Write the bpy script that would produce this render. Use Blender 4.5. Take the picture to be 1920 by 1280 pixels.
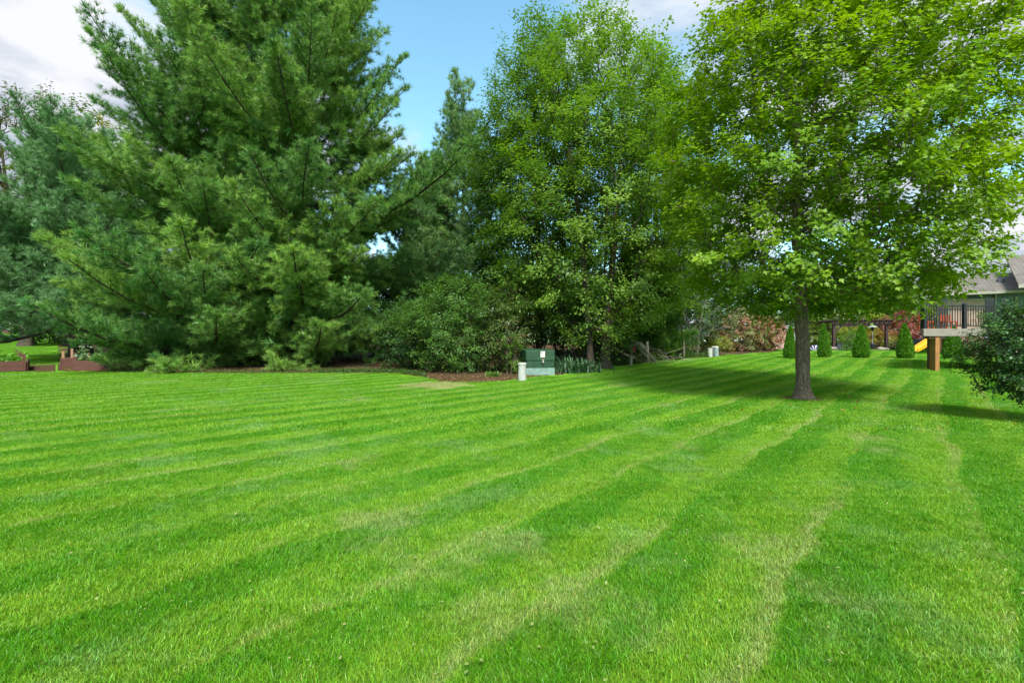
import bpy, math, random
import numpy as np
from mathutils import Vector, Matrix, Euler

# ------------------------------------------------------------------ camera, sky, sun
scn = bpy.context.scene
for o in list(bpy.data.objects):
    bpy.data.objects.remove(o)
col = scn.collection
EYE = 1.6
cam = bpy.data.cameras.new('camera'); cam.sensor_width = 36.0; cam.lens = 16.875
cam.clip_start = 0.05; cam.clip_end = 3000
camo = bpy.data.objects.new('camera', cam); col.objects.link(camo)
camo.location = (0, 0, EYE); camo.rotation_euler = (math.radians(90), 0, 0)
scn.camera = camo
SUN_EL = math.radians(50); SUN_AZ = math.radians(172)      # azimuth from +Y clockwise (towards +X)
sd = Vector((math.sin(SUN_AZ) * math.cos(SUN_EL), math.cos(SUN_AZ) * math.cos(SUN_EL), math.sin(SUN_EL)))
sl = bpy.data.lights.new('sun', 'SUN'); sl.energy = 2.4; sl.angle = math.radians(14.0); sl.color = (1.0, 0.955, 0.87)
so = bpy.data.objects.new('sun', sl); col.objects.link(so)
so.rotation_euler = sd.to_track_quat('Z', 'Y').to_euler(); so.location = (0, 0, 60)
scn.view_settings.view_transform = 'Standard'; scn.view_settings.look = 'None'
scn.view_settings.exposure = 1.55; scn.view_settings.gamma = 1.0; scn.view_settings.use_curve_mapping = False
scn.render.engine = 'CYCLES'
scn.cycles.max_bounces = 8; scn.cycles.diffuse_bounces = 4; scn.cycles.transmission_bounces = 4
scn.cycles.transparent_max_bounces = 6

class NT:
    """small helper for node trees"""
    def __init__(s, tree):
        s.t = tree; tree.nodes.clear()
    def n(s, typ, ins=None, **kw):
        nd = s.t.nodes.new(typ)
        for k, v in kw.items(): setattr(nd, k, v)
        if ins:
            for k, v in ins.items():
                sock = nd.inputs[k]
                if hasattr(v, 'is_linked') or isinstance(v, bpy.types.NodeSocket): s.t.links.new(v, sock)
                else: sock.default_value = v
        return nd
    def m(s, op, a, b=0.0, c=0.0, clamp=False):
        nd = s.n('ShaderNodeMath', {0: a, 1: b, 2: c}, operation=op, use_clamp=clamp); return nd.outputs[0]
    def ss(s, x, lo, hi, a=0.0, b=1.0):
        nd = s.n('ShaderNodeMapRange', {0: x, 1: lo, 2: hi, 3: a, 4: b}, interpolation_type='SMOOTHSTEP'); return nd.outputs[0]
    def mix(s, f, a, b, bt='MIX'):
        nd = s.n('ShaderNodeMix', data_type='RGBA', blend_type=bt)
        for i, v in ((0, f), (6, a), (7, b)):
            if isinstance(v, bpy.types.NodeSocket): s.t.links.new(v, nd.inputs[i])
            elif i == 0: nd.inputs[i].default_value = v
            else: nd.inputs[i].default_value = (v[0], v[1], v[2], 1)
        return nd.outputs[2]
    def noise(s, vec, scale, detail=4, rough=0.55, dist=0.0):
        nd = s.n('ShaderNodeTexNoise', {'Vector': vec, 'Scale': scale, 'Detail': detail, 'Roughness': rough, 'Distortion': dist})
        return nd.outputs['Fac']
    def comb(s, x, y, z=0.0):
        return s.n('ShaderNodeCombineXYZ', {0: x, 1: y, 2: z}).outputs[0]

w = bpy.data.worlds.new('World'); scn.world = w; w.use_nodes = True
T = NT(w.node_tree)
sky = T.n('ShaderNodeTexSky', sky_type='NISHITA', sun_disc=False, sun_elevation=SUN_EL, sun_rotation=SUN_AZ,
          altitude=200, air_density=1.0, dust_density=0.6, ozone_density=1.5)
tc = T.n('ShaderNodeTexCoord').outputs['Generated']
sp = T.n('ShaderNodeSeparateXYZ', {0: tc})
dx, dy, dz = sp.outputs
den = T.m('ADD', T.m('MAXIMUM', dz, 0.0), 0.16)
cx = T.m('DIVIDE', dx, den); cy = T.m('DIVIDE', dy, den)
pv = T.comb(T.m('ADD', cx, 3.1), T.m('ADD', cy, 1.7), 0.0)
cn = T.noise(pv, 0.85, 9, 0.56, 0.25)
bias = T.m('MULTIPLY', T.m('ABSOLUTE', T.m('ADD', dx, -0.06)), 0.27)   # bluest straight ahead, cloudier to both sides
cm = T.ss(T.m('ADD', cn, bias), 0.535, 0.66)
cs = T.noise(T.comb(T.m('ADD', cx, 3.3), T.m('ADD', cy, 2.1), 0.4), 2.3, 7, 0.6)
ccol = T.mix(T.ss(cs, 0.40, 0.62), (1.25, 1.42, 1.72), (2.2, 2.25, 2.35))
skyc = T.mix(1.0, sky.outputs[0], (0.68, 0.90, 0.78), 'MULTIPLY')
final = T.mix(cm, skyc, ccol)
bg = T.n('ShaderNodeBackground', {'Color': final, 'Strength': 0.15})
T.n('ShaderNodeOutputWorld', {0: bg.outputs[0]})

# ------------------------------------------------------------------ helpers
rng = np.random.default_rng(7)
F = 900.0
def smax(v, k=1.5):
    v = np.asarray(v, dtype=float)
    return np.where(v / k > 30, v, k * np.log1p(np.exp(np.clip(v / k, -40, 30))))
def gz(x, y):
    x = np.asarray(x, dtype=float); y = np.asarray(y, dtype=float)
    r = smax(y - 18) - smax(y - 62, 3)
    z = 0.0325 * r
    lf = 1 / (1 + np.exp(np.clip((x + 30) / 3.0, -40, 40)))
    z = z + lf * 0.055 * (smax(y - 38, 3) - smax(y - 75, 4))
    return z
def hit(px, py):
    """world point of the ground seen at a place of the photograph (used once, to lay the garden out)"""
    d = 1.5; step = 0.05
    while d < 120:
        z = EYE - (py - 640) / F * d
        if z <= float(gz((px - 960) / F * d, d)): break
        d += step
    x = (px - 960) / F * d
    return Vector((x, d, float(gz(x, d))))
def at(px, d):
    x = (px - 960) / F * d
    return Vector((x, d, float(gz(x, d))))
def zat(py, d): return EYE - (py - 640) / F * d

def empty(name, label, cat, loc, rz=0.0, group=None):
    o = bpy.data.objects.new(name, None); col.objects.link(o); o.empty_display_size = 0.3
    o.location = loc; o.rotation_euler = (0, 0, rz)
    o['label'] = label; o['category'] = cat
    if group: o['group'] = group
    return o
def link(name, me, parent=None, kind=None, mat=None, label=None, cat=None, group=None):
    o = bpy.data.objects.new(name, me); col.objects.link(o)
    if parent: o.parent = parent
    if kind: o['kind'] = kind
    if label: o['label'] = label
    if cat: o['category'] = cat
    if group: o['group'] = group
    if mat is not None and len(me.materials) == 0: me.materials.append(mat)
    return o
def fast_mesh(name, V, Fc, colr=None, mat=None, smooth=False):
    """V (n,3); Fc (m,k) faces of constant size; colr (n,3) point colours"""
    me = bpy.data.meshes.new(name)
    V = np.ascontiguousarray(V, dtype=np.float32); Fc = np.ascontiguousarray(Fc, dtype=np.int32)
    m, k = Fc.shape
    me.vertices.add(len(V)); me.vertices.foreach_set('co', V.ravel())
    me.loops.add(m * k); me.loops.foreach_set('vertex_index', Fc.ravel())
    me.polygons.add(m); me.polygons.foreach_set('loop_start', np.arange(0, m * k, k, dtype=np.int32))
    if smooth: me.polygons.foreach_set('use_smooth', np.ones(m, dtype=bool))
    me.update(calc_edges=True)
    if colr is not None:
        a = me.color_attributes.new('Col', 'FLOAT_COLOR', 'POINT')
        c4 = np.ones((len(V), 4), dtype=np.float32); c4[:, :3] = colr
        a.data.foreach_set('color', c4.ravel())
    if mat: me.materials.append(mat)
    return me
def norm(a): return a / np.maximum(np.linalg.norm(a, axis=-1, keepdims=True), 1e-9)
class MB:
    """collects boxes, bars, tubes; build() gives one mesh object"""
    def __init__(s): s.v = []; s.f = []
    def add(s, vs, fs):
        b = len(s.v); s.v += [tuple(v) for v in vs]; s.f += [tuple(i + b for i in f) for f in fs]; return s
    def box(s, x0, x1, y0, y1, z0, z1):
        return s.add([(x0,y0,z0),(x1,y0,z0),(x1,y1,z0),(x0,y1,z0),(x0,y0,z1),(x1,y0,z1),(x1,y1,z1),(x0,y1,z1)],
              [(0,3,2,1),(4,5,6,7),(0,1,5,4),(1,2,6,5),(2,3,7,6),(3,0,4,7)])
    def beam(s, p, q, w_, h_):
        p = Vector(p); q = Vector(q); d = (q - p).normalized()
        up = Vector((0, 0, 1)) if abs(d.z) < 0.95 else Vector((0, 1, 0))
        a = d.cross(up).normalized() * w_ / 2; b = a.cross(d).normalized() * h_ / 2
        vs = [p - a - b, p + a - b, p + a + b, p - a + b, q - a - b, q + a - b, q + a + b, q - a + b]
        return s.add(vs, [(0,1,2,3),(7,6,5,4),(0,4,5,1),(1,5,6,2),(2,6,7,3),(3,7,4,0)])
    def tube(s, pts, rad, n=8, cap=True):
        pts = [Vector(p) for p in pts]; rings = []
        if not hasattr(rad, '__len__'): rad = [rad] * len(pts)
        vs = []; fs = []
        for i, p in enumerate(pts):
            d = (pts[min(i + 1, len(pts) - 1)] - pts[max(i - 1, 0)]).normalized()
            up = Vector((0, 0, 1)) if abs(d.z) < 0.9 else Vector((1, 0, 0))
            a = d.cross(up).normalized(); b = d.cross(a)
            for k in range(n):
                t = 2 * math.pi * k / n
                vs.append(p + (a * math.cos(t) + b * math.sin(t)) * rad[i])
        for i in range(len(pts) - 1):
            for k in range(n):
                fs.append((i*n+k, i*n+(k+1)%n, (i+1)*n+(k+1)%n, (i+1)*n+k))
        if cap:
            fs.append(tuple(range(n - 1, -1, -1))); fs.append(tuple((len(pts)-1)*n + k for k in range(n)))
        return s.add(vs, fs)
    def lathe(s, prof, n=20, c=(0, 0)):
        vs = []; fs = []
        for r, z in prof:
            for k in range(n):
                t = 2 * math.pi * k / n; vs.append((c[0] + r * math.cos(t), c[1] + r * math.sin(t), z))
        for i in range(len(prof) - 1):
            for k in range(n): fs.append((i*n+k, i*n+(k+1)%n, (i+1)*n+(k+1)%n, (i+1)*n+k))
        fs.append(tuple(range(n - 1, -1, -1))); fs.append(tuple((len(prof)-1)*n + k for k in range(n)))
        return s.add(vs, fs)
    def build(s, name, mat, parent=None, bevel=0.0, smooth=False, **kw):
        me = bpy.data.meshes.new(name); me.from_pydata(s.v, [], s.f); me.update()
        if smooth:
            for p in me.polygons: p.use_smooth = True
        o = link(name, me, parent, mat=mat, **kw)
        if bevel:
            b = o.modifiers.new('bevel', 'BEVEL'); b.width = bevel; b.segments = 2; b.limit_method = 'ANGLE'
        return o

# ------------------------------------------------------------------ materials
def leaf_mat(name, trans=0.35, gloss=0.06, rough=0.5, tcol=(1.25, 1.15, 0.5), inst=False):
    m = bpy.data.materials.new(name); m.use_nodes = True; T = NT(m.node_tree)
    c = T.n('ShaderNodeAttribute', attribute_name='tint' if inst else 'Col', attribute_type='INSTANCER' if inst else 'GEOMETRY').outputs['Color']
    d = T.n('ShaderNodeBsdfDiffuse', {'Color': c})
    t = T.n('ShaderNodeBsdfTranslucent', {'Color': T.mix(1.0, c, tcol, 'MULTIPLY')})
    mx = T.n('ShaderNodeMixShader', {0: trans, 1: d.outputs[0], 2: t.outputs[0]})
    g = T.n('ShaderNodeBsdfGlossy', {'Color': (1, 1, 1, 1), 'Roughness': rough})
    mg = T.n('ShaderNodeMixShader', {0: gloss, 1: mx.outputs[0], 2: g.outputs[0]})
    T.n('ShaderNodeOutputMaterial', {0: mg.outputs[0]})
    return m
def plain(name, c, rough=0.6, var=0.25, scale=6.0, bump=0.0, bscale=40.0, stretch=(1, 1, 1), metal=0.0, c2=None, spec=0.5):
    m = bpy.data.materials.new(name); m.use_nodes = True; T = NT(m.node_tree)
    co = T.n('ShaderNodeTexCoord').outputs['Object']
    co = T.n('ShaderNodeMapping', {'Vector': co, 'Scale': stretch}).outputs[0]
    n1 = T.noise(co, scale, 6, 0.6)
    lo = tuple(v * (1 - var) for v in c) if c2 is None else c2
    hi = tuple(min(v * (1 + var), 1) for v in c) if c2 is None else c
    colr = T.mix(T.ss(n1, 0.3, 0.7), lo, hi)
    b = T.n('ShaderNodeBsdfPrincipled', {'Base Color': colr, 'Roughness': rough, 'Metallic': metal, 'Specular IOR Level': spec})
    if bump:
        bn = T.n('ShaderNodeBump', {'Strength': bump, 'Distance': 0.02, 'Height': T.noise(co, bscale, 5, 0.65)})
        T.t.links.new(bn.outputs[0], b.inputs['Normal'])
    T.n('ShaderNodeOutputMaterial', {0: b.outputs[0]})
    return m
def grass_nodes(T, blade):
    """colour of the mown lawn as a function of the place on the ground"""
    P = T.n('ShaderNodeNewGeometry').outputs['Position']
    s_ = T.n('ShaderNodeSeparateXYZ', {0: P}); x, y, _ = s_.outputs
    xy = T.comb(x, y, 0.0)
    a = math.radians(41)
    warp = T.noise(xy, 0.07, 1, 0.5); warp2 = T.noise(xy, 0.7, 3, 0.5)
    u = T.m('ADD', T.m('MULTIPLY', x, math.cos(a)), T.m('MULTIPLY', y, -math.sin(a)))
    v = T.m('ADD', T.m('MULTIPLY', x, math.sin(a)), T.m('MULTIPLY', y, math.cos(a)))
    u = T.m('ADD', u, T.m('MULTIPLY', T.m('SUBTRACT', warp, 0.5), 1.1))
    u = T.m('ADD', u, T.m('MULTIPLY', T.m('SUBTRACT', warp2, 0.5), 0.55))
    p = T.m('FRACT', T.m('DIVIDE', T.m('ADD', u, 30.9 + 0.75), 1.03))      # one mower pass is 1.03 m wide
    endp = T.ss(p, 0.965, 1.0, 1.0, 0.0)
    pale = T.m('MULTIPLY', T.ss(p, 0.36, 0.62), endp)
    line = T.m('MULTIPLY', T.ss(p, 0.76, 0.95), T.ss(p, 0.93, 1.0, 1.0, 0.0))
    suv = T.comb(T.m('MULTIPLY', u, 2.2), T.m('MULTIPLY', v, 0.30), 0.0)
    nb = T.noise(suv, 1.0, 5, 0.6)
    nc = T.noise(xy, 0.55, 5, 0.6)
    nf = T.noise(xy, 5.5, 5, 0.65)
    ng = T.noise(xy, 26.0, 3, 0.6)
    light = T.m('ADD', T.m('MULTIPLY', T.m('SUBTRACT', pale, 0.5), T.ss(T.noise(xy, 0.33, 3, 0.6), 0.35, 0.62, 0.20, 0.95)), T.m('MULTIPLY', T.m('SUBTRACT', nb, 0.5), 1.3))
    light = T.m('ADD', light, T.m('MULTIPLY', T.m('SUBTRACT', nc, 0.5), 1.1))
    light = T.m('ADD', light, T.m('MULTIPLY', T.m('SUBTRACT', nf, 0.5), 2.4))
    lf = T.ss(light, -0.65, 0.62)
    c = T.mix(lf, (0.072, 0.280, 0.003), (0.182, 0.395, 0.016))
    # pale bluish tufts of bent blades
    c = T.mix(T.m('MULTIPLY', T.ss(T.noise(T.comb(x, y, 5.0), 0.9, 5, 0.7), 0.53, 0.67), 0.45), c, (0.20, 0.39, 0.10))
    # worn yellowish tracks along the mower passes
    trm = T.m('MULTIPLY', line, T.ss(T.m('ADD', T.noise(suv, 0.5, 3, 0.6), T.m('MULTIPLY', T.m('SUBTRACT', nf, 0.5), 0.5)), 0.44, 0.66))
    spots = T.ss(T.m('ADD', T.noise(T.comb(x, y, 2.0), 0.42, 6, 0.68), T.m('MULTIPLY', line, 0.05)), 0.585, 0.69)
    dry = T.m('MAXIMUM', T.m('MULTIPLY', trm, 0.60), T.m('MULTIPLY', spots, 0.45))
    dp = hit(815, 724)
    ex = T.m('DIVIDE', T.m('SUBTRACT', x, dp.x), 1.3); ey = T.m('DIVIDE', T.m('SUBTRACT', y, dp.y + 0.2), 1.4)
    rr = T.m('SQRT', T.m('ADD', T.m('MULTIPLY', ex, ex), T.m('MULTIPLY', ey, ey)))
    dpm = T.ss(T.m('ADD', rr, T.m('MULTIPLY', T.m('SUBTRACT', T.noise(xy, 1.5, 4, 0.6), 0.5), 2.2)), 1.15, 0.5)
    dry = T.m('MAXIMUM', dry, dpm)
    dry = T.m('MULTIPLY', dry, T.ss(ng, 0.25, 0.6, 0.55, 1.0))
    tx = T.m('SUBTRACT', x, hit(1505, 748).x); ty = T.m('SUBTRACT', y, hit(1505, 748).y)
    rt_ = T.m('SQRT', T.m('ADD', T.m('MULTIPLY', tx, tx), T.m('MULTIPLY', ty, ty)))
    rtm = T.ss(T.m('ADD', rt_, T.m('MULTIPLY', T.m('SUBTRACT', nf, 0.5), 0.9)), 0.62, 0.30)
    c = T.mix(dry, c, (0.36, 0.41, 0.15))
    c = T.mix(rtm, c, (0.16, 0.12, 0.06))
    return c, ng, nf
def grass_blade_mat():
    m = bpy.data.materials.new('grass_blade'); m.use_nodes = True; T = NT(m.node_tree)
    c, ng, nf = grass_nodes(T, True)
    at_ = T.n('ShaderNodeAttribute', attribute_name='Col').outputs['Color']
    c = T.mix(1.0, c, at_, 'MULTIPLY')
    d = T.n('ShaderNodeBsdfDiffuse', {'Color': c})
    t = T.n('ShaderNodeBsdfTranslucent', {'Color': T.mix(1.0, c, (1.3, 1.15, 0.3), 'MULTIPLY')})
    mx = T.n('ShaderNodeMixShader', {0: 0.35, 1: d.outputs[0], 2: t.outputs[0]})
    g = T.n('ShaderNodeBsdfGlossy', {'Color': (1, 1, 1, 1), 'Roughness': 0.45})
    mg = T.n('ShaderNodeMixShader', {0: 0.02, 1: mx.outputs[0], 2: g.outputs[0]})
    T.n('ShaderNodeOutputMaterial', {0: mg.outputs[0]})
    return m
def lawn_ground_mat():
    m = bpy.data.materials.new('lawn_soil'); m.use_nodes = True; T = NT(m.node_tree)
    c, ng, nf = grass_nodes(T, False)
    P = T.n('ShaderNodeNewGeometry').outputs['Position']
    y = T.n('ShaderNodeSeparateXYZ', {0: P}).outputs[1]
    fl = T.ss(y, 8.0, 30.0, 0.75, 0.0)
    thatch = T.mix(ng, (0.05, 0.13, 0.01), (0.13, 0.19, 0.03))
    c = T.mix(fl, c, thatch)
    b = T.n('ShaderNodeBsdfPrincipled', {'Base Color': c, 'Roughness': 0.95, 'Specular IOR Level': 0.1})
    bn = T.n('ShaderNodeBump', {'Strength': 0.9, 'Distance': 0.05, 'Height': T.noise(P, 22.0, 5, 0.75)})
    T.t.links.new(bn.outputs[0], b.inputs['Normal'])
    T.n('ShaderNodeOutputMaterial', {0: b.outputs[0]})
    return m
def mulch_mat():
    m = bpy.data.materials.new('mulch'); m.use_nodes = True; T = NT(m.node_tree)
    P = T.n('ShaderNodeNewGeometry').outputs['Position']
    n1 = T.noise(P, 14, 6, 0.75); n2 = T.noise(P, 1.2, 4, 0.6)
    c = T.mix(T.ss(n1, 0.35, 0.65), (0.025, 0.015, 0.009), (0.145, 0.09, 0.052))
    c = T.mix(T.ss(n2, 0.45, 0.7, 0, 0.55), c, (0.07, 0.085, 0.02))
    b = T.n('ShaderNodeBsdfPrincipled', {'Base Color': c, 'Roughness': 0.95, 'Specular IOR Level': 0.1})
    bn = T.n('ShaderNodeBump', {'Strength': 1.0, 'Distance': 0.05, 'Height': n1})
    T.t.links.new(bn.outputs[0], b.inputs['Normal'])
    T.n('ShaderNodeOutputMaterial', {0: b.outputs[0]})
    return m
def bark_mat(name, a, b_, sx=9, sz=1.6):
    m = bpy.data.materials.new(name); m.use_nodes = True; T = NT(m.node_tree)
    co = T.n('ShaderNodeTexCoord').outputs['Object']
    mp0 = T.n('ShaderNodeMapping', {'Vector': co, 'Scale': (1, 1, sz / sx)}).outputs[0]
    mp = T.n('ShaderNodeMix', {4: mp0, 5: T.n('ShaderNodeTexNoise', {'Vector': mp0, 'Scale': 14.0}).outputs['Color'], 0: 0.07}, data_type='VECTOR').outputs[1]
    n1 = T.noise(mp, sx * 2.6, 7, 0.7, 0.6)
    vo = T.n('ShaderNodeTexVoronoi', {'Vector': mp, 'Scale': sx * 3.4, 'Randomness': 1.0}, feature='DISTANCE_TO_EDGE').outputs[0]
    h = T.m('ADD', T.m('MULTIPLY', T.ss(vo, 0.0, 0.25), 0.22), T.m('MULTIPLY', n1, 1.0))
    c = T.mix(T.ss(h, 0.45, 1.15), a, b_)
    c = T.mix(T.ss(T.noise(co, 2.2, 4, 0.6), 0.52, 0.7, 0, 0.35), c, (0.09, 0.11, 0.05))
    p = T.n('ShaderNodeBsdfPrincipled', {'Base Color': c, 'Roughness': 0.9, 'Specular IOR Level': 0.2})
    bn = T.n('ShaderNodeBump', {'Strength': 1.0, 'Distance': 0.03, 'Height': h})
    T.t.links.new(bn.outputs[0], p.inputs['Normal'])
    T.n('ShaderNodeOutputMaterial', {0: p.outputs[0]})
    return m
def brick_mat():
    m = bpy.data.materials.new('brick_face'); m.use_nodes = True; T = NT(m.node_tree)
    co = T.n('ShaderNodeTexCoord').outputs['Object']
    s_ = T.n('ShaderNodeSeparateXYZ', {0: co})
    v = T.comb(T.m('ADD', s_.outputs[0], s_.outputs[1]), s_.outputs[2], 0)
    br = T.n('ShaderNodeTexBrick', {'Vector': v, 'Color1': (0.42, 0.23, 0.18, 1), 'Color2': (0.50, 0.33, 0.27, 1), 'Mortar': (0.5, 0.46, 0.42, 1),
             'Scale': 1.0, 'Mortar Size': 0.008, 'Brick Width': 0.22, 'Row Height': 0.075})
    c = T.mix(0.6, br.outputs[0], T.mix(T.noise(co, 5, 5), (0.6, 0.6, 0.6), (1.25, 1.2, 1.2)), 'MULTIPLY')
    p = T.n('ShaderNodeBsdfPrincipled', {'Base Color': c, 'Roughness': 0.9})
    bn = T.n('ShaderNodeBump', {'Strength': 0.5, 'Distance': 0.01, 'Height': br.outputs[1]}, invert=True)
    T.t.links.new(bn.outputs[0], p.inputs['Normal'])
    T.n('ShaderNodeOutputMaterial', {0: p.outputs[0]})
    return m
def shingle_mat():
    m = bpy.data.materials.new('shingles'); m.use_nodes = True; T = NT(m.node_tree)
    co = T.n('ShaderNodeTexCoord').outputs['Object']
    s_ = T.n('ShaderNodeSeparateXYZ', {0: co})
    v = T.comb(s_.outputs[0], T.m('MULTIPLY', s_.outputs[2], 2.2), 0)
    br = T.n('ShaderNodeTexBrick', {'Vector': v, 'Color1': (0.13, 0.115, 0.10, 1), 'Color2': (0.19, 0.17, 0.145, 1), 'Mortar': (0.07, 0.065, 0.06, 1),
             'Scale': 1.0, 'Mortar Size': 0.02, 'Brick Width': 0.5, 'Row Height': 0.22})
    c = T.mix(0.5, br.outputs[0], T.mix(T.noise(co, 3, 5), (0.7, 0.7, 0.7), (1.2, 1.2, 1.2)), 'MULTIPLY')
    p = T.n('ShaderNodeBsdfPrincipled', {'Base Color': c, 'Roughness': 0.95})
    T.n('ShaderNodeOutputMaterial', {0: p.outputs[0]})
    return m
M = {}
M['leaf'] = leaf_mat('broad_leaf', 0.42, 0.02, 0.5, (1.1, 1.2, 0.45))
M['mapleleaf'] = leaf_mat('maple_leaf', 0.42, 0.02, 0.5, (1.25, 1.2, 0.35))
M['glossleaf'] = leaf_mat('glossy_leaf', 0.25, 0.03, 0.45)
M['needle'] = leaf_mat('pine_needle', 0.28, 0.03, 0.45, (1.15, 1.1, 0.7), True)
M['redleaf'] = leaf_mat('red_leaf', 0.3, 0.04, 0.5, (1.2, 0.9, 0.7))
M['blade'] = grass_blade_mat(); M['lawn'] = lawn_ground_mat(); M['mulch'] = mulch_mat()
M['bark'] = bark_mat('maple_bark', (0.11, 0.085, 0.062), (0.48, 0.38, 0.28))
M['bark2'] = bark_mat('grey_bark', (0.05, 0.038, 0.03), (0.20, 0.155, 0.12))
M['pinebark'] = bark_mat('pine_bark', (0.05, 0.038, 0.03), (0.17, 0.13, 0.10), 7, 2)
M['deadwood'] = bark_mat('dead_wood', (0.34, 0.29, 0.23), (0.68, 0.61, 0.50), 12, 2)
M['redwood'] = plain('stained_board', (0.105, 0.038, 0.026), 0.75, 0.35, 5, 0.4, 30, (1, 8, 8))
M['tanwood'] = plain('weathered_board_end', (0.32, 0.19, 0.11), 0.8, 0.3, 8, 0.4, 30, (8, 8, 1))
M['cedar'] = plain('treated_post', (0.30, 0.135, 0.04), 0.7, 0.35, 6, 0.4, 20, (8, 8, 0.8))
M['cedardark'] = plain('dark_treated_post', (0.11, 0.055, 0.025), 0.7, 0.3, 6, 0.4, 20, (8, 8, 0.8))
M['black'] = plain('black_metal', (0.012, 0.013, 0.018), 0.4, 0.2, 8)
M['fascia'] = plain('grey_deck_fascia', (0.23, 0.205, 0.17), 0.7, 0.18, 3, 0.3, 25, (1, 1, 10))
M['deck'] = plain('deck_board', (0.30, 0.25, 0.21), 0.8, 0.2, 4)
M['brick'] = brick_mat(); M['shingle'] = shingle_mat()
M['trim'] = plain('trim_paint', (0.36, 0.33, 0.29), 0.6, 0.08, 3)
M['siding'] = plain('blue_grey_siding', (0.16, 0.20, 0.26), 0.7, 0.12, 3)
M['tgreen'] = plain('dark_green_enamel', (0.018, 0.062, 0.028), 0.5, 0.25, 3.5, 0.05, 12)
M['tpad'] = plain('fibreglass_pad', (0.17, 0.27, 0.235), 0.75, 0.22, 5, 0.3, 20)
M['white'] = plain('off_white_plastic', (0.40, 0.42, 0.38), 0.55, 0.12, 5)
M['greyplas'] = plain('grey_green_plastic', (0.24, 0.31, 0.31), 0.55, 0.15, 4)
M['yellow'] = plain('yellow_plastic', (0.75, 0.42, 0.02), 0.4, 0.1, 2)
M['pergola'] = plain('dark_stained_pergola', (0.05, 0.024, 0.024), 0.7, 0.3, 4, 0.3, 20)
M['steel'] = plain('steel_hood', (0.55, 0.58, 0.58), 0.4, 0.1, 3, metal=0.3)
M['slate'] = plain('dark_grey_panel', (0.055, 0.062, 0.085), 0.7, 0.3, 2.5)
M['blue'] = plain('navy_canvas', (0.035, 0.035, 0.13), 0.7, 0.2, 3)
M['whitecloth'] = plain('white_canvas', (0.7, 0.7, 0.75), 0.7, 0.08, 3)
M['orange'] = plain('orange_red_plastic', (0.40, 0.065, 0.02), 0.5, 0.2, 3)
M['maroon'] = plain('maroon_fabric', (0.16, 0.03, 0.04), 0.8, 0.3, 3)
M['teal'] = plain('pale_teal_frame', (0.22, 0.32, 0.33), 0.5, 0.1, 3)
M['stone'] = plain('field_stone', (0.30, 0.26, 0.22), 0.9, 0.35, 4, 0.6, 10)
M['paver'] = plain('patio_paving', (0.30, 0.26, 0.23), 0.9, 0.2, 3, 0.3, 15)
M['soil'] = plain('garden_soil', (0.045, 0.03, 0.02), 0.95, 0.4, 12, 0.9, 30)
M['sticker'] = plain('warning_label_paper', (0.72, 0.72, 0.66), 0.6, 0.06, 3)
M['ink'] = plain('label_ink', (0.03, 0.03, 0.03), 0.6, 0.1, 3)
M['brass'] = plain('brass_lock', (0.28, 0.20, 0.14), 0.5, 0.2, 3, metal=0.4)
def glass_mat():
    m = bpy.data.materials.new('window_glass'); m.use_nodes = True; T = NT(m.node_tree)
    p = T.n('ShaderNodeBsdfPrincipled', {'Base Color': (0.015, 0.02, 0.022, 1), 'Roughness': 0.04, 'Specular IOR Level': 0.8})
    T.n('ShaderNodeOutputMaterial', {0: p.outputs[0]}); return m
M['glass'] = glass_mat()

# ------------------------------------------------------------------ ground
def axis(a, b, fine, far, growth=1.12):
    xs = list(np.arange(a, b + 1e-6, fine)); st = fine
    while xs[-1] < far: st *= growth; xs.append(xs[-1] + st)
    st = fine
    lo = [xs[0]]
    while lo[-1] > -far: st *= growth; lo.append(lo[-1] - st)
    return np.array(lo[:0:-1] + xs)
gx = axis(-50, 50, 1.0, 900); gy = axis(-4, 80, 1.0, 900)
X, Y = np.meshgrid(gx, gy)
V = np.stack([X.ravel(), Y.ravel(), gz(X, Y).ravel()], 1)
nx, ny = len(gx), len(gy)
idx = np.arange(nx * ny).reshape(ny, nx)
Fq = np.stack([idx[:-1, :-1].ravel(), idx[:-1, 1:].ravel(), idx[1:, 1:].ravel(), idx[1:, :-1].ravel()], 1)
link('lawn', fast_mesh('lawn', V, Fq, mat=M['lawn'], smooth=True), kind='structure')

# planting bed under the trees: front edge as it runs in the garden
EDGE = [(108, 695.5), (200, 696), (330, 699), (450, 700), (600, 700), (700, 699.5), (745, 700), (790, 706), (830, 716), (880, 718),
        (920, 716), (968, 712), (1000, 707), (1050, 702), (1085, 696), (1110, 691), (1180, 684), (1250, 675), (1340, 669), (1400, 663), (1472, 658.5)]
epx = np.array([e[0] for e in EDGE], float); ed = np.array([hit(*e).y for e in EDGE])
def edge_d(px): return np.interp(px, epx, ed)
def sheet(name, pxs, dn, df, mat, lift, ns=26, jag=0.18, **kw):
    """strip of ground cover between two distances over a range of directions"""
    r = np.random.default_rng(len(name))
    vs = []; n = len(pxs)
    for i, p in enumerate(pxs):
        d0 = dn(p) + r.normal() * jag; d1 = df(p)
        for k in range(ns + 1):
            d = d0 + (d1 - d0) * (k / ns) ** 1.3
            x = (p - 960) / F * d; vs.append((x, d, float(gz(x, d)) + lift))
    fs = [(i*(ns+1)+k, (i+1)*(ns+1)+k, (i+1)*(ns+1)+k+1, i*(ns+1)+k+1) for i in range(n - 1) for k in range(ns)]
    return link(name, fast_mesh(name, np.array(vs), np.array(fs), mat=mat, smooth=True), kind='structure', **kw)
sheet('planting_bed', np.arange(108, 1473, 3.0), lambda p: edge_d(p), lambda p: 75.0, M['mulch'], 0.012, 60)
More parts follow.
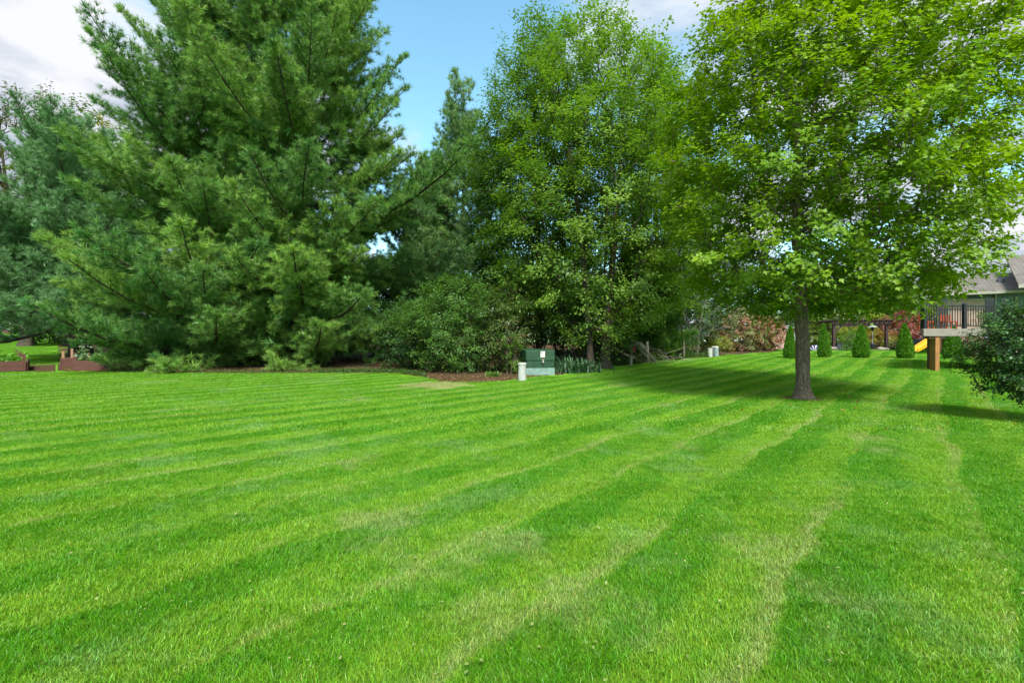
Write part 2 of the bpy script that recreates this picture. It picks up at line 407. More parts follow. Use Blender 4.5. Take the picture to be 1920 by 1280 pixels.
sheet('wood_chip_path', np.arange(-60, 107.9, 4.0), lambda p: hit(60, 697).y, lambda p: hit(60, 680).y, M['mulch'], 0.010, 8, 0.25)
sheet('rear_garden_bed', np.arange(1473, 2000, 4.0), lambda p: hit(1600, 656.5).y, lambda p: 80.0, M['mulch'], 0.012, 12, 0.2)

# ------------------------------------------------------------------ lawn grass (instanced clumps of blades)
def grass_patch(name, size, n, hgt, wid, seed, tall=0.06):
    r = np.random.default_rng(seed)
    b = (r.random((n, 2)) - 0.5) * size
    az = r.random(n) * 2 * math.pi
    h = hgt * (0.55 + 0.75 * r.random(n)); h[r.random(n) < tall] *= 1.45
    flow = r.random() * 6.28
    lean = h * (0.35 + 0.95 * r.random(n) ** 1.1)
    ld = r.normal(flow, 1.9, n)
    L = np.stack([np.cos(ld) * lean, np.sin(ld) * lean], 1)
    wv = np.stack([np.cos(az), np.sin(az)], 1) * (wid * (0.6 + 0.8 * r.random(n)) / 2)[:, None]
    z0 = np.full(n, -0.012)
    hz = np.sqrt(np.maximum(h ** 2 - (lean * 0.75) ** 2, (0.35 * h) ** 2))
    def P(xy, z): return np.column_stack([xy, z])
    v = np.stack([P(b - wv, z0), P(b + wv, z0), P(b + L * 0.38 + wv * 0.9, hz * 0.62), P(b + L * 0.38 - wv * 0.9, hz * 0.62), P(b + L, hz)], 1).reshape(-1, 3)
    i = np.arange(n)[:, None] * 5
    f = np.concatenate([i + np.array([[0, 1, 2]]), i + np.array([[0, 2, 3]]), i + np.array([[3, 2, 4]])])
    br = 0.62 + 0.80 * r.random(n)
    c = np.stack([br * (0.9 + 0.35 * r.random(n)), br, br * (0.7 + 0.9 * r.random(n))], 1)
    straw = r.random(n) < 0.045
    c[straw] = np.stack([np.full(straw.sum(), 2.2), np.full(straw.sum(), 1.25), np.full(straw.sum(), 2.0)], 1)
    blue = r.random(n) < 0.10
    c[blue] *= np.array([1.1, 1.2, 1.9])
    c = np.repeat(c, 5, axis=0)
    me = fast_mesh(name, v, f, c, M['blade'])
    return bpy.data.objects.new(name, me)
gcol = bpy.data.collections.new('grass_clumps')
LODS = [(0.5, 5200, 0.036, 0.0031, 5), (1.0, 7500, 0.040, 0.0070, 4), (2.0, 12000, 0.042, 0.013, 3)]
kk = 0; first = []
for li, (s_, n_, h_, w_, c_) in enumerate(LODS):
    first.append(kk)
    for j in range(c_):
        gcol.objects.link(grass_patch('grass_clump_%02d' % kk, s_ * 1.12, n_, h_, w_, 50 + kk)); kk += 1
pts = []; rots = []; ids = []
r = np.random.default_rng(3)
for li, (lo, hi_, s_, c_) in enumerate([(1.4, 8.5, 0.5, 5), (8.5, 20.5, 1.0, 4), (20.5, 56.5, 2.0, 3)]):
    ys = np.arange(lo + s_ / 2, hi_, s_)
    for y in ys:
        wdt = y * 1.10 + 1.2
        nxk = int(wdt / s_) + 1
        for k in range(-nxk, nxk + 1):
            x = (k + 0.5 * ((int(y / s_)) % 2)) * s_
            px = 960 + F * x / y
            if px > 106 and px < 1473 and y > edge_d(px) - 0.1 * s_: continue
            if px <= 108 and 23.0 < y < 26.0: continue
            if px >= 1473 and y > 44.0: continue
            if 1731 < px and y > 26 and y > 34: continue
            z = float(gz(x, y)); sx = float(gz(x + .5, y) - gz(x - .5, y)); sy = float(gz(x, y + .5) - gz(x, y - .5))
            q = Vector((-sx, -sy, 1)).to_track_quat('Z', 'Y').to_matrix() @ Matrix.Rotation(r.integers(4) * math.pi / 2 + r.normal() * 0.06, 3, 'Z')
            pts.append((x, y, z)); rots.append(tuple(q.to_euler())); ids.append(first[li] + int(r.integers(c_)))
me = bpy.data.meshes.new('grass'); me.from_pydata(pts, [], [])
a = me.attributes.new('rot', 'FLOAT_VECTOR', 'POINT'); a.data.foreach_set('vector', np.array(rots, np.float32).ravel())
a = me.attributes.new('pick', 'INT', 'POINT'); a.data.foreach_set('value', np.array(ids, np.int32))
go = link('grass', me, kind='stuff', label='short mown green grass growing over the whole lawn', cat='grass')
def spread(o, coll, scale=False):
    """geometry nodes: the pieces of a collection set out on the object's points"""
    g = bpy.data.node_groups.new('spread', 'GeometryNodeTree')
    g.interface.new_socket('Geometry', in_out='INPUT', socket_type='NodeSocketGeometry')
    g.interface.new_socket('Geometry', in_out='OUTPUT', socket_type='NodeSocketGeometry')
    gi = g.nodes.new('NodeGroupInput'); gout = g.nodes.new('NodeGroupOutput')
    ci = g.nodes.new('GeometryNodeCollectionInfo'); ci.inputs['Collection'].default_value = coll
    ci.inputs['Separate Children'].default_value = True; ci.inputs['Reset Children'].default_value = True
    ip = g.nodes.new('GeometryNodeInstanceOnPoints'); ip.inputs['Pick Instance'].default_value = True
    def attr(name, ty):
        a = g.nodes.new('GeometryNodeInputNamedAttribute'); a.data_type = ty; a.inputs[0].default_value = name
        return [q for q in a.outputs if q.enabled][0]
    e2r = g.nodes.new('FunctionNodeEulerToRotation'); L_ = g.links.new
    L_(gi.outputs[0], ip.inputs['Points']); L_(ci.outputs[0], ip.inputs['Instance'])
    L_(attr('pick', 'INT'), ip.inputs['Instance Index'])
    L_(attr('rot', 'FLOAT_VECTOR'), e2r.inputs[0]); L_(e2r.outputs[0], ip.inputs['Rotation'])
    if scale: L_(attr('size', 'FLOAT'), ip.inputs['Scale'])
    L_(ip.outputs[0], gout.inputs[0])
    md = o.modifiers.new('spread', 'NODES'); md.node_group = g
spread(go, gcol)
ncol = bpy.data.collections.new('needle_tufts')
def needle_tuft(name, seed, n=34, ln=.27, wd=.0135):
    r = np.random.default_rng(seed); ang = r.random(n) * 6.283; cone = .25 + .95 * r.random(n) ** .9
    d = norm(np.column_stack([np.cos(ang) * np.sin(cone), np.sin(ang) * np.sin(cone), np.cos(cone)]))
    w_ = norm(np.cross(d, r.normal(0, 1, (n, 3)))) * wd / 2; l = ln * (.7 + .5 * r.random(n))[:, None]
    o0 = np.column_stack([np.zeros(n), np.zeros(n), -ln * .45 * r.random(n)])
    v = np.stack([o0 - w_, o0 + w_, o0 + d * l * .6 + w_ * .8, o0 + d * l * .6 - w_ * .8, o0 + d * l], 1).reshape(-1, 3)
    i = np.arange(n)[:, None] * 5
    f = np.concatenate([i + np.array([[0, 1, 2]]), i + np.array([[0, 2, 3]]), i + np.array([[3, 2, 4]])])
    return bpy.data.objects.new(name, fast_mesh(name, v, f, None, M['needle']))
for j in range(6): ncol.objects.link(needle_tuft('needle_tuft_%d' % j, 400 + j))

# ------------------------------------------------------------------ foliage builders
LEAF = {
    'maple': (np.array([(0, 0, 0), (-.50, .42, .10), (-.20, .55, .03), (0, 1, -.06), (.20, .55, .03), (.50, .42, .10)]), np.array([(0, 3, 2, 1), (0, 5, 4, 3)])),
    'oval': (np.array([(0, 0, 0), (-.30, .5, .09), (0, 1, -.05), (.30, .5, .09)]), np.array([(0, 3, 2, 1)])),
}
def leaves(P, N, D, S, C, kind):
    """P points, N normals, D tip directions, S sizes, C colours"""
    tv, tf = LEAF[kind]
    N = norm(N); D = norm(D - N * (D * N).sum(1, keepdims=True)); R = np.cross(D, N)
    v = P[:, None, :] + S[:, None, None] * (R[:, None, :] * tv[None, :, 0:1] + D[:, None, :] * tv[None, :, 1:2] + N[:, None, :] * tv[None, :, 2:3])
    k = len(tv); f = (np.arange(len(P))[:, None, None] * k + tf[None]).reshape(-1, tf.shape[1])
    return v.reshape(-1, 3), f, np.repeat(C, k, axis=0)
def limbs(A, B, RA, RB, n=5):
    A = np.asarray(A); B = np.asarray(B); d = norm(B - A)
    up = np.where(np.abs(d[:, 2:3]) < 0.9, np.array([[0, 0, 1.]]), np.array([[1., 0, 0]]))
    a = norm(np.cross(d, up)); b = np.cross(d, a)
    t = np.arange(n) * 2 * math.pi / n
    ring = a[:, None, :] * np.cos(t)[None, :, None] + b[:, None, :] * np.sin(t)[None, :, None]
    v = np.concatenate([A[:, None, :] + ring * np.asarray(RA)[:, None, None], B[:, None, :] + ring * np.asarray(RB)[:, None, None]], 1)
    k = np.arange(n); q = np.stack([k, (k + 1) % n, n + (k + 1) % n, n + k], 1)
    f = (np.arange(len(A))[:, None, None] * 2 * n + q[None]).reshape(-1, 4)
    return v.reshape(-1, 3), f
def lump(az, z, ph, amp):
    return 1 + amp * (np.sin(az * 2 + ph[0] + z * .35) * .5 + np.sin(az * 3 + ph[1] - z * .6) * .35 + np.sin(az * 5 + ph[2] + z * 1.1) * .3)
def tree(name, label, cat, base, prof, ncl, nleaf, lsize, ca, cb, tr, fork, seed, kind='oval', lmat='leaf', bmat='bark', off=(0, 0), spray=0.55,
         stems=None, shell=0.45, amp=0.16, group=None, accent=None, up=0.8, minr=0.008, droop=0.3, skew=0.0, gap=0.9, squash=1.0, straggle=0.0):
    """prof: list of (z, radius) of the crown's outline; clusters of leaves on a grown branch skeleton"""
    r = np.random.default_rng(seed); ph = r.random(3) * 6.28
    pz = np.array([p[0] for p in prof]); pr = np.array([p[1] for p in prof])
    cdf = np.cumsum(np.interp(np.linspace(pz[0], pz[-1], 200), pz, pr) ** 1.6 + 0.02); cdf /= cdf[-1]
    vol = np.trapz(np.interp(np.linspace(pz[0], pz[-1], 200), pz, pr) ** 2 * math.pi, np.linspace(pz[0], pz[-1], 200)) * squash
    mind = gap * (vol / ncl) ** (1 / 3) * 0.8
    C = np.zeros((0, 3)); tries = 0
    while len(C) < ncl and tries < 40:
        m = ncl; tries += 1
        z = np.interp(r.random(m), cdf, np.linspace(pz[0], pz[-1], 200)); az = r.random(m) * 6.283
        rad = np.interp(z, pz, pr) * lump(az, z, ph, amp) * r.random(m) ** shell
        cand = np.column_stack([off[0] + skew * (z - (pz[0] + pz[-1]) * .42) + rad * np.cos(az), off[1] + rad * np.sin(az) * squash, z])
        for c in cand:
            if len(C) and np.min(((C - c) ** 2).sum(1)) < mind ** 2: continue
            C = np.vstack([C, c])
            if len(C) >= ncl: break
        mind *= 0.93
    top = pz[-1]
    # skeleton nodes
    nodes = []; par = []
    stems = stems or [((0, 0), (off[0] * .7, off[1] * .7), top * 0.86)]
    starts = []
    for (s0, s1, hh) in stems:
        n = 9; prev = -1
        for k in range(n):
            t = k / (n - 1)
            wob = 0.04 * hh * np.array([math.sin(t * 5 + seed), math.cos(t * 4 + seed * 2)]) * t * (1 - t * .5) * .5
            p = np.array([s0[0] + (s1[0] - s0[0]) * t ** 1.3 + wob[0], s0[1] + (s1[1] - s0[1]) * t ** 1.3 + wob[1], hh * t])
            nodes.append(p); par.append(prev); prev = len(nodes) - 1
    nst = len(nodes)
    NP = np.zeros((nst + 3 * len(C), 3)); NP[:nst] = nodes
    pl = np.zeros(len(NP)); 
    for i in range(nst): pl[i] = 0 if par[i] < 0 else pl[par[i]] + np.linalg.norm(NP[i] - NP[par[i]])
    ok = np.zeros(len(NP), bool); ok[:nst] = NP[:nst, 2] >= fork
    cnt = nst; order = np.argsort(np.linalg.norm(C - np.array([off[0] * .3, off[1] * .3, fork]), axis=1))
    cid = np.zeros(len(C), int)
    for ci_ in order:
        c = C[ci_]; idx_ = np.nonzero(ok[:cnt])[0]; dv = c - NP[idx_]; dist = np.linalg.norm(dv, axis=1)
        cost = dist + 0.45 * pl[idx_] + np.maximum(0, -dv[:, 2]) * 1.2
        p = idx_[np.argmin(cost)]; d = c - NP[p]; L = np.linalg.norm(d)
        if L > 0.6:
            for tt in (0.4, 0.72):
                mid = NP[p] * 0 + (c - d) + d * tt + np.array([0, 0, 0.10 * L * math.sin(tt * math.pi)]) * (1 - 2 * (d[2] / max(L, .1) > .7)) * .6 + r.normal(0, 0.045 * L, 3)
                NP[cnt] = mid; par.append(p); pl[cnt] = pl[p] + np.linalg.norm(mid - NP[p]); ok[cnt] = True; p = cnt; cnt += 1
        NP[cnt] = c; par.append(p); pl[cnt] = pl[p] + np.linalg.norm(c - NP[p]); ok[cnt] = True; cid[ci_] = cnt; cnt += 1
    w8 = np.zeros(cnt); w8[nst:] = 0
    for i in cid: w8[i] = 1
    for i in range(cnt - 1, nst - 1, -1): w8[par[i]] += w8[i] + 0
    for i in range(nst - 1, 0, -1):
        if par[i] >= 0: w8[par[i]] += w8[i]
    tot = max(w8[0], w8[:nst].max(), 1)
    rad = np.maximum(tr * (w8 / tot) ** 0.5, minr)
    e = [i for i in range(cnt) if par[i] >= 0]
    A = NP[[par[i] for i in e]]; B = NP[e]; rb = rad[e]; ra = np.minimum(rad[[par[i] for i in e]], rb * 1.5)
    big = np.array([i < nst for i in e])
    ra = np.where(big, rad[[par[i] for i in e]], ra)
    root = empty(name, label, cat, base, 0.0, group)
    # trunk as smooth tubes with a root flare
    mb = MB()
    for si in range(len(stems)):
        ps = [Vector(NP[si * 9 + k]) for k in range(9)]; rs = [rad[si * 9 + k] for k in range(9)]
        fine_p = []; fine_r = []
        for k in range(8):
            for q in range(4):
                t = q / 4; fine_p.append(ps[k].lerp(ps[k + 1], t)); rr_ = rs[k] * (1 - t) + rs[k + 1] * t
                z_ = fine_p[-1].z
                fine_r.append(rr_ * (1 + 0.95 * math.exp(-z_ / max(tr * 1.0, .05)) + 0.04 * math.sin(z_ * 5 + seed)))
        fine_p[0].z = -0.12
        n_ = 18
        b0 = len(mb.v); mb.tube(fine_p, fine_r, n_, cap=False)
        for vi in range(b0, len(mb.v)):
            kq = (vi - b0) % n_; ring = (vi - b0) // n_; c0 = fine_p[ring]
            g = 1 + 0.05 * math.sin(kq * 2.1 + ring * .4) + 0.10 * math.exp(-max(c0.z, 0) / .25) * math.sin(kq * 1.75)
            mb.v[vi] = tuple(c0 + (Vector(mb.v[vi]) - c0) * g)
    mb.build('trunk', M[bmat], root, smooth=True)
    sel = ~big
    # twigs carrying the leaves
    K = 4; out = norm(C - np.array([off[0] * .5, off[1] * .5, top * 0.35])); 
    td = norm(out[:, None, :] * 1.0 + r.normal(0, 0.75, (len(C), K, 3)) + np.array([0, 0, 0.25]))
    tl = spray * (0.6 + 0.8 * r.random((len(C), K)))
    if straggle:
        hi = (C[:, 2] > top - (top - pz[0]) * 0.3)[:, None] & (r.random((len(C), K)) < 0.4)
        tl = np.where(hi, tl * (1 + straggle), tl); td = np.where(hi[..., None], norm(td + np.array([0, 0, 1.0])), td)
    TA = np.repeat(C[:, None, :], K, 1).reshape(-1, 3); TB = TA + (td * tl[..., None]).reshape(-1, 3)
    v, f = limbs(A[sel], B[sel], ra[sel], rb[sel], 5)
    v2, f2 = limbs(TA, TB, np.full(len(TA), minr * .9), np.full(len(TA), minr * .4), 3)
    f = np.vstack([f, f2 + len(v)]); v = np.vstack([v, v2])
    link('branches', fast_mesh('branches', v, f, mat=M[bmat], smooth=True), root, kind='stuff')
    # leaves
    n = len(C) * nleaf
    ci2 = np.repeat(np.arange(len(C)), nleaf); ti = r.integers(0, K, n)
    s = r.random(n) ** 0.8
    D0 = td[ci2, ti]; P = C[ci2] + D0 * (tl[ci2, ti] * s * 1.1)[:, None] + r.normal(0, 1, (n, 3)) * (spray * np.array([.24, .24, .15]))
    N = np.array([0, 0, up]) + 0.45 * out[ci2] + r.normal(0, 0.30, (n, 3)) + r.normal(0, 0.22, (len(C), 3))[ci2]
    D = D0 * 0.8 + r.normal(0, 0.6, (n, 3)) + np.array([0, 0, -droop])
    tint = np.clip(r.normal(0.5, 0.28, len(C)), 0, 1)[ci2] * .65 + .35 * r.random(n)
    Cc = np.array(ca) * (1 - tint[:, None]) + np.array(cb) * tint[:, None]
    Cc = Cc * (0.87 + 0.26 * r.random(n))[:, None]
    if accent:
        acol, frac, lf = accent
        am = (r.random(len(C)) < frac)[ci2] & (r.random(n) < lf); Cc[am] = np.array(acol) * (0.7 + 0.6 * r.random(am.sum()))[:, None]
    v, f, cc = leaves(P, N, D, lsize * (0.65 + 0.6 * r.random(n)), Cc, kind)
    link('crown', fast_mesh('crown', v, f, cc, M[lmat]), root, kind='stuff')
    return root

def pine(name, label, base, prof, step, per, ca, cb, tr, seed, group=None, cat='pine tree', up0=-3, up1=50, tuft=0.27, tsp=0.185, core=3200,
         inner=0.28, lean=(0, 0), accent=None, twig_sp=0.21, front_only=False, lenvar=0.22, thin=None, gang=1.0):
    r = np.random.default_rng(seed); ph = r.random(3) * 6.28
    pz = np.array([p[0] for p in prof]); pr = np.array([p[1] for p in prof]); H = pz[-1]
    root = empty(name, label, cat, base, 0.0, group)
    BP, BD, BR, TT = [], [], [], []; SA, SB, SRA, SRB = [], [], [], []; TP, TD, TC = [], [], []
    z = pz[0]
    while z < H - 0.15:
        t = z / H
        nb = per if t < .85 else max(3, per - 2)
        a0 = r.random() * 6.28
        for b in range(nb):
            az = a0 + b * 2 * math.pi / nb + r.normal(0, 0.25); zz = z + r.normal(0, step * .35)
            R = float(np.interp(zz, pz, pr)) * float(lump(az, zz, ph, 0.13)) * (1 + r.normal(0, lenvar))
            if thin is not None and r.random() < thin: continue
            if R < 0.15: R = 0.25
            el = math.radians(up0 + (up1 - up0) * t ** 1.2 + r.normal(0, 6))
            h = np.array([math.cos(az), math.sin(az), 0.]); side = np.array([-math.sin(az), math.cos(az), 0.])
            L = R / max(math.cos(el), .55)
            st = np.array([lean[0] * t, lean[1] * t, zz])
            ns = 7; ss = np.linspace(0, 1, ns)
            sag = -0.10 * L * np.sin(ss * math.pi * .9) + 0.16 * L * ss ** 2.5
            path = st + h * (L * math.cos(el) * ss)[:, None] + np.array([0, 0, 1.]) * (L * math.sin(el) * ss + sag)[:, None] + side * (r.normal(0, .05) * L * ss ** 2)[:, None]
            br = max(0.018, tr * 0.22 * (1 - t) * L / 5 + .012)
            SA.append(path[:-1]); SB.append(path[1:]); SRA.append(br * (1 - ss[:-1] * .8)); SRB.append(br * (1 - ss[1:] * .8))
            bt = r.random()
            # twigs
            k = inner; 
            while k < 1.0:
                o_ = np.array([np.interp(k, ss, path[:, j]) for j in range(3)])
                tan = norm(np.array([np.interp(min(k + .05, 1), ss, path[:, j]) - np.interp(max(k - .05, 0), ss, path[:, j]) for j in range(3)]))
                for sg in (-1, 1):
                    tl = (0.30 + 0.42 * L * (1 - k) ** 0.8 * min(1, k * 1.8)) * (0.7 + .6 * r.random()); tl = min(tl, 1.9)
                    dd = norm(tan * 0.8 + side * sg * (0.75 + r.normal(0, .25)) + np.array([0, 0, 0.22 + r.normal(0, .42)]))
                    SA.append(o_[None]); SB.append((o_ + dd * tl)[None]); SRA.append(np.array([.010])); SRB.append(np.array([.004]))
                    m = max(2, int(tl / tsp)); q = (np.arange(m) + 1) / m
                    pp = o_ + dd * (tl * q)[:, None] + r.normal(0, .05, (m, 3)) + np.array([0, 0, .04]) + np.array([0, 0, 0.10]) * (q ** 2)[:, None] * tl
                    td = norm(dd * .8 + r.normal(0, .42, (m, 3)) + np.array([0, 0, .38]))
                    TP.append(pp); TD.append(td); TC.append(np.full(m, bt) * .6 + .4 * r.random(m))
                k += twig_sp / L * (0.8 + .4 * r.random())
            m = 4
            TP.append(path[-1] + tan * np.linspace(0, .25, m)[:, None] + r.normal(0, .03, (m, 3))); TD.append(norm(tan + np.array([0, 0, .3]) + r.normal(0, .3, (m, 3)))); TC.append(np.full(m, bt))
        z += step * (0.8 + 0.4 * r.random())
    A = np.vstack(SA); B = np.vstack(SB); v, f = limbs(A, B, np.concatenate(SRA), np.concatenate(SRB), 3)
    link('branches', fast_mesh('branches', v, f, mat=M['pinebark'], smooth=True), root, kind='stuff')
    ps = [Vector((lean[0] * k / 14, lean[1] * k / 14, -0.1 + (H + .0) * k / 14)) for k in range(15)]
    MB().tube(ps, [tr * (1 - .93 * k / 14) for k in range(15)], 14).build('trunk', M['pinebark'], root, smooth=True)
    P = np.vstack(TP); D = np.vstack(TD); tc_ = np.concatenate(TC); big_ = np.ones(len(P))
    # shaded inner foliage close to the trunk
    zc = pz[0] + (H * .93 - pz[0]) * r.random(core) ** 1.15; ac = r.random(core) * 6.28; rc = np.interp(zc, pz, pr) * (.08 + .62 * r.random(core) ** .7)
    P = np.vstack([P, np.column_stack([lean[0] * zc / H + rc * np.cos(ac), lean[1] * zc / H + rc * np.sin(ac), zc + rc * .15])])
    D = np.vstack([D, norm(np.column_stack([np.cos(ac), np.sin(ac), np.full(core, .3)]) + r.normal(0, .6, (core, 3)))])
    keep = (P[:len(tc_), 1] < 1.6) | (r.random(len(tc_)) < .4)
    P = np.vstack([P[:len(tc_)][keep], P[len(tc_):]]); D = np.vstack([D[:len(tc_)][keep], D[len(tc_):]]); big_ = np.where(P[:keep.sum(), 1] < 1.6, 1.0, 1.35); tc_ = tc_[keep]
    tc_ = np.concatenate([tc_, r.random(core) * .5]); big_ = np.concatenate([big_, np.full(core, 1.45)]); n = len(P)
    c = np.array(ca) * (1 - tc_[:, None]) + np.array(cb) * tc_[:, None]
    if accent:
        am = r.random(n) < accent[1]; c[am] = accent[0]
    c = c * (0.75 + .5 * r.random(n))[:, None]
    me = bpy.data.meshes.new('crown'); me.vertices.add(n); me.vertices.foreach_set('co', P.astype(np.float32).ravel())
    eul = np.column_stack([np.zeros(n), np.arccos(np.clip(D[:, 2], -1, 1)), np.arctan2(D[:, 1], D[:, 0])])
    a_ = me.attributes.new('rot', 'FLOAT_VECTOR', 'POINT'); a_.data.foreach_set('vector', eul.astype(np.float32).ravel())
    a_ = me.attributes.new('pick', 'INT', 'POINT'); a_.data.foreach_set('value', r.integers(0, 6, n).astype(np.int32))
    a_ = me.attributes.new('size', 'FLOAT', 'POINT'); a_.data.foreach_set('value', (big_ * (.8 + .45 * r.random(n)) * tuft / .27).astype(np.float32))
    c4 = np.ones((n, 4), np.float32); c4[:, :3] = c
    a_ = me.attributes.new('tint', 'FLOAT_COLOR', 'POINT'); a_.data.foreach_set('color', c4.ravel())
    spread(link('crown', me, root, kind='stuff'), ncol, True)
    print(name, 'tufts', n)
    return root

# ------------------------------------------------------------------ the tall white pines
PG = 'tall white pines on the left of the lawn'
PA = (0.065, 0.21, 0.05); PB = (0.27, 0.45, 0.07); PBLUE = (0.20, 0.38, 0.17)
pine('pine_tree', 'tall dense green pine with its top cut off by the photo, skirt on the lawn', at(402, 27.2),
     [(0.1, 5.0), (3, 6.2), (8, 6.0), (14, 3.8), (19, 2.2), (24, 1.2), (28, .3)], 0.60, 5, PA, PB, .42, 11, PG)
pine('pine_tree', 'widest tall pine, dark green, right of the other tall pine behind the bushes', at(575, 28.0),
     [(0.1, 5.6), (3, 6.0), (9, 6.0), (15, 4.8), (21, 3.2), (26, 1.7), (30, .3)], 0.62, 5, (0.07, 0.21, 0.05), (0.25, 0.42, 0.06), .45, 12, PG)
pine('pine_tree', 'lower bluish green pine at the left edge behind the raised garden beds', at(140, 30.5),
     [(2.5, 5.0), (4.5, 5.9), (7, 4.9), (10, 3.4), (12.5, 1.9), (14.6, .3)], 0.55, 6, (0.10, 0.24, 0.07), PBLUE, .35, 13, PG)
pine('pine_tree', 'slender sparse pine with a thin open top against the blue sky', at(868, 31.5),
     [(2.5, 3.2), (6, 3.7), (10, 2.8), (13.5, 1.5), (17.6, .5)], 0.55, 6, (0.11, 0.24, 0.08), (0.22, 0.37, 0.11), .17, 14, None, up1=58, thin=.3, tsp=.22, core=700, twig_sp=.27)
pine('pine_tree', 'small drooping pine behind the dead log and leaning trunk', at(1210, 31.5),
     [(0.6, 2.4), (2.5, 2.6), (5, 1.8), (7.5, .4)], 0.45, 6, (0.05, 0.15, 0.02), (0.15, 0.28, 0.02), .12, 15, None, up0=-12, up1=35)

pine('pine_tree', 'medium pale green pine closing the gap right of the widest pine', at(802, 33.0),
     [(0.8, 3.2), (4, 3.3), (8, 2.4), (11, 1.4), (13.2, .3)], 0.5, 6, (0.08, 0.20, 0.05), (0.19, 0.34, 0.07), .16, 16, None, up1=52)
# ------------------------------------------------------------------ foreground maple
mb_ = hit(1505, 748)
tree('maple_tree', 'bright yellow-green maple with brown trunk standing alone on the lawn', 'tree', mb_,
     [(2.5, 1.7), (3.2, 3.4), (4.6, 4.15), (6.5, 4.3), (9, 4.0), (11, 3.2), (12.8, 2.3), (13.8, .6)], 840, 150, 0.118,
     (0.09, 0.23, 0.008), (0.27, 0.42, 0.014), .165, 2.05, 21, 'maple', lmat='mapleleaf', skew=.08, off=(0.92, 0.3), spray=.52, shell=.40, gap=.95,
     stems=[((0, 0), (-.1, .0), 10.5), ], amp=.12, droop=.45)

# ------------------------------------------------------------------ trees in the middle
tree('boxelder_tree', 'broad mid green tree with two brown trunks behind the dark green utility box', 'tree', hit(1108, 692),
     [(1.6, 1.8), (3.2, 4.2), (8, 5.1), (12, 4.7), (15.5, 3.6), (17.8, 1.4)], 580, 180, .155, (0.075, 0.19, 0.025), (0.25, 0.40, 0.045), .23, 1.9, 31, 'oval',
     bmat='bark2', off=(0.3, 1.2), stems=[((0, 0), (-1.5, .8), 15), ((.75, .25), (2.2, 1.4), 15.5)], spray=.78, straggle=.8, amp=.2)
tree('elm_tree', 'tall airy green tree left of the two trunks, branches reaching into blue sky', 'tree', at(1010, 28.5),
     [(3.5, 2.0), (7, 3.6), (11, 3.9), (15, 2.9), (18, 1.6), (19.8, .7)], 430, 165, .165, (0.055, 0.15, 0.025), (0.17, 0.30, 0.045), .2, 2.2, 32, 'oval',
     bmat='bark2', off=(-.2, 0), spray=.85, straggle=1.0, amp=.2)
tree('ash_tree', 'tall thin-topped green tree between the two trunks and the bright maple', 'tree', at(1235, 31.0),
     [(3.5, 2.4), (7, 3.9), (12, 4.0), (15.5, 3.0), (18, 1.6), (19.3, .7)], 420, 160, .175, (0.055, 0.15, 0.02), (0.21, 0.33, 0.03), .2, 2.4, 33, 'oval',
     bmat='bark2', spray=.9, straggle=.9, amp=.2)
tree('viburnum_tree', 'low dark green tree with thin pale stems beside the maple crown', 'tree', at(1298, 36.5),
     [(1.1, 1.4), (2.4, 2.7), (4, 2.9), (5.6, 2.0), (6.6, .6)], 170, 80, .14, (0.022, 0.075, 0.026), (0.10, 0.165, 0.09), .09, .7, 34, 'oval', lmat='glossleaf',
     bmat='deadwood', stems=[((0, 0), (-1., .3), 5), ((-.7, -.2), (-1.6, 0), 4.6), ((.4, .1), (1.3, .4), 5)])
SG = 'bushes under the tall trees'
def bush(name, label, px, d, R, z0, H, n, nl, ls, ca, cb, seed, group=SG, cat='bush', bmat='bark2', lmat='leaf', accent=None, spray=.4, squash=1.0, ns=4, d_is_py=False):
    rr = random.Random(seed); base = hit(px, d) if d_is_py else at(px, d)
    st = [((rr.uniform(-.3, .3), rr.uniform(-.2, .2)), (rr.uniform(-.6, .6) * R, rr.uniform(-.5, .5) * R), H * rr.uniform(.6, .85)) for _ in range(ns)]
    return tree(name, label, cat, base, [(z0, R * .55), (z0 + (H - z0) * .2, R * .92), (z0 + (H - z0) * .45, R), (z0 + (H - z0) * .75, R * .8), (H, R * .25)],
                n, nl, ls, ca, cb, .045, .25, seed, 'oval', stems=st, bmat=bmat, lmat=lmat, group=group, accent=accent, spray=spray, shell=.5, minr=.005, squash=squash, up=.6)
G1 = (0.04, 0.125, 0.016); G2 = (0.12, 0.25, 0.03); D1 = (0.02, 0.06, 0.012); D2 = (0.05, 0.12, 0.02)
bush('honeysuckle_bush', 'big rounded mid green bush between the tall pine and the utility box', 850, 23.4, 2.45, .12, 4.6, 330, 85, .10, G1, G2, 41)
bush('honeysuckle_bush', 'olive green bush with a few reddish twigs just left of the utility box', 935, 23.6, 1.75, .12, 3.9, 210, 80, .10, (0.05, .10, .02), (0.13, .19, .04), 42, accent=((.22, .13, .07), .22, .5))
bush('elder_bush', 'dark green bush hanging over the back of the green utility box', 1015, 26.2, 2.1, 1.4, 5.2, 150, 70, .13, D1, G2, 43)
bush('privet_bush', 'pale green leafy sapling standing directly left of the white tube', 962, 21.6, .42, .25, 1.75, 26, 60, .085, (0.05, .15, .02), (0.15, .27, .03), 44, spray=.2)
bush('dogwood_bush', 'deep green bush under the two-trunk tree, right of the strappy plants', 1135, 26.6, 1.5, .4, 2.9, 70, 70, .12, D1, (0.07, .15, .03), 45)
bush('lilac_bush', 'shaded bush at the right foot of the widest pine', 770, 24.6, 1.6, .1, 3.2, 130, 70, .11, D1, G1, 46)
bush('currant_bush', 'low green bush behind the thin grey post by the leaning trunk', 1272, 35.0, 1.3, .2, 1.9, 70, 60, .10, G1, G2, 47)
bush('spirea_bush', 'small yellow-green bush above the pale utility posts', 1322, 39.5, 1.0, .3, 2.1, 60, 60, .10, (0.13, .22, .015), (0.30, .38, .03), 48)
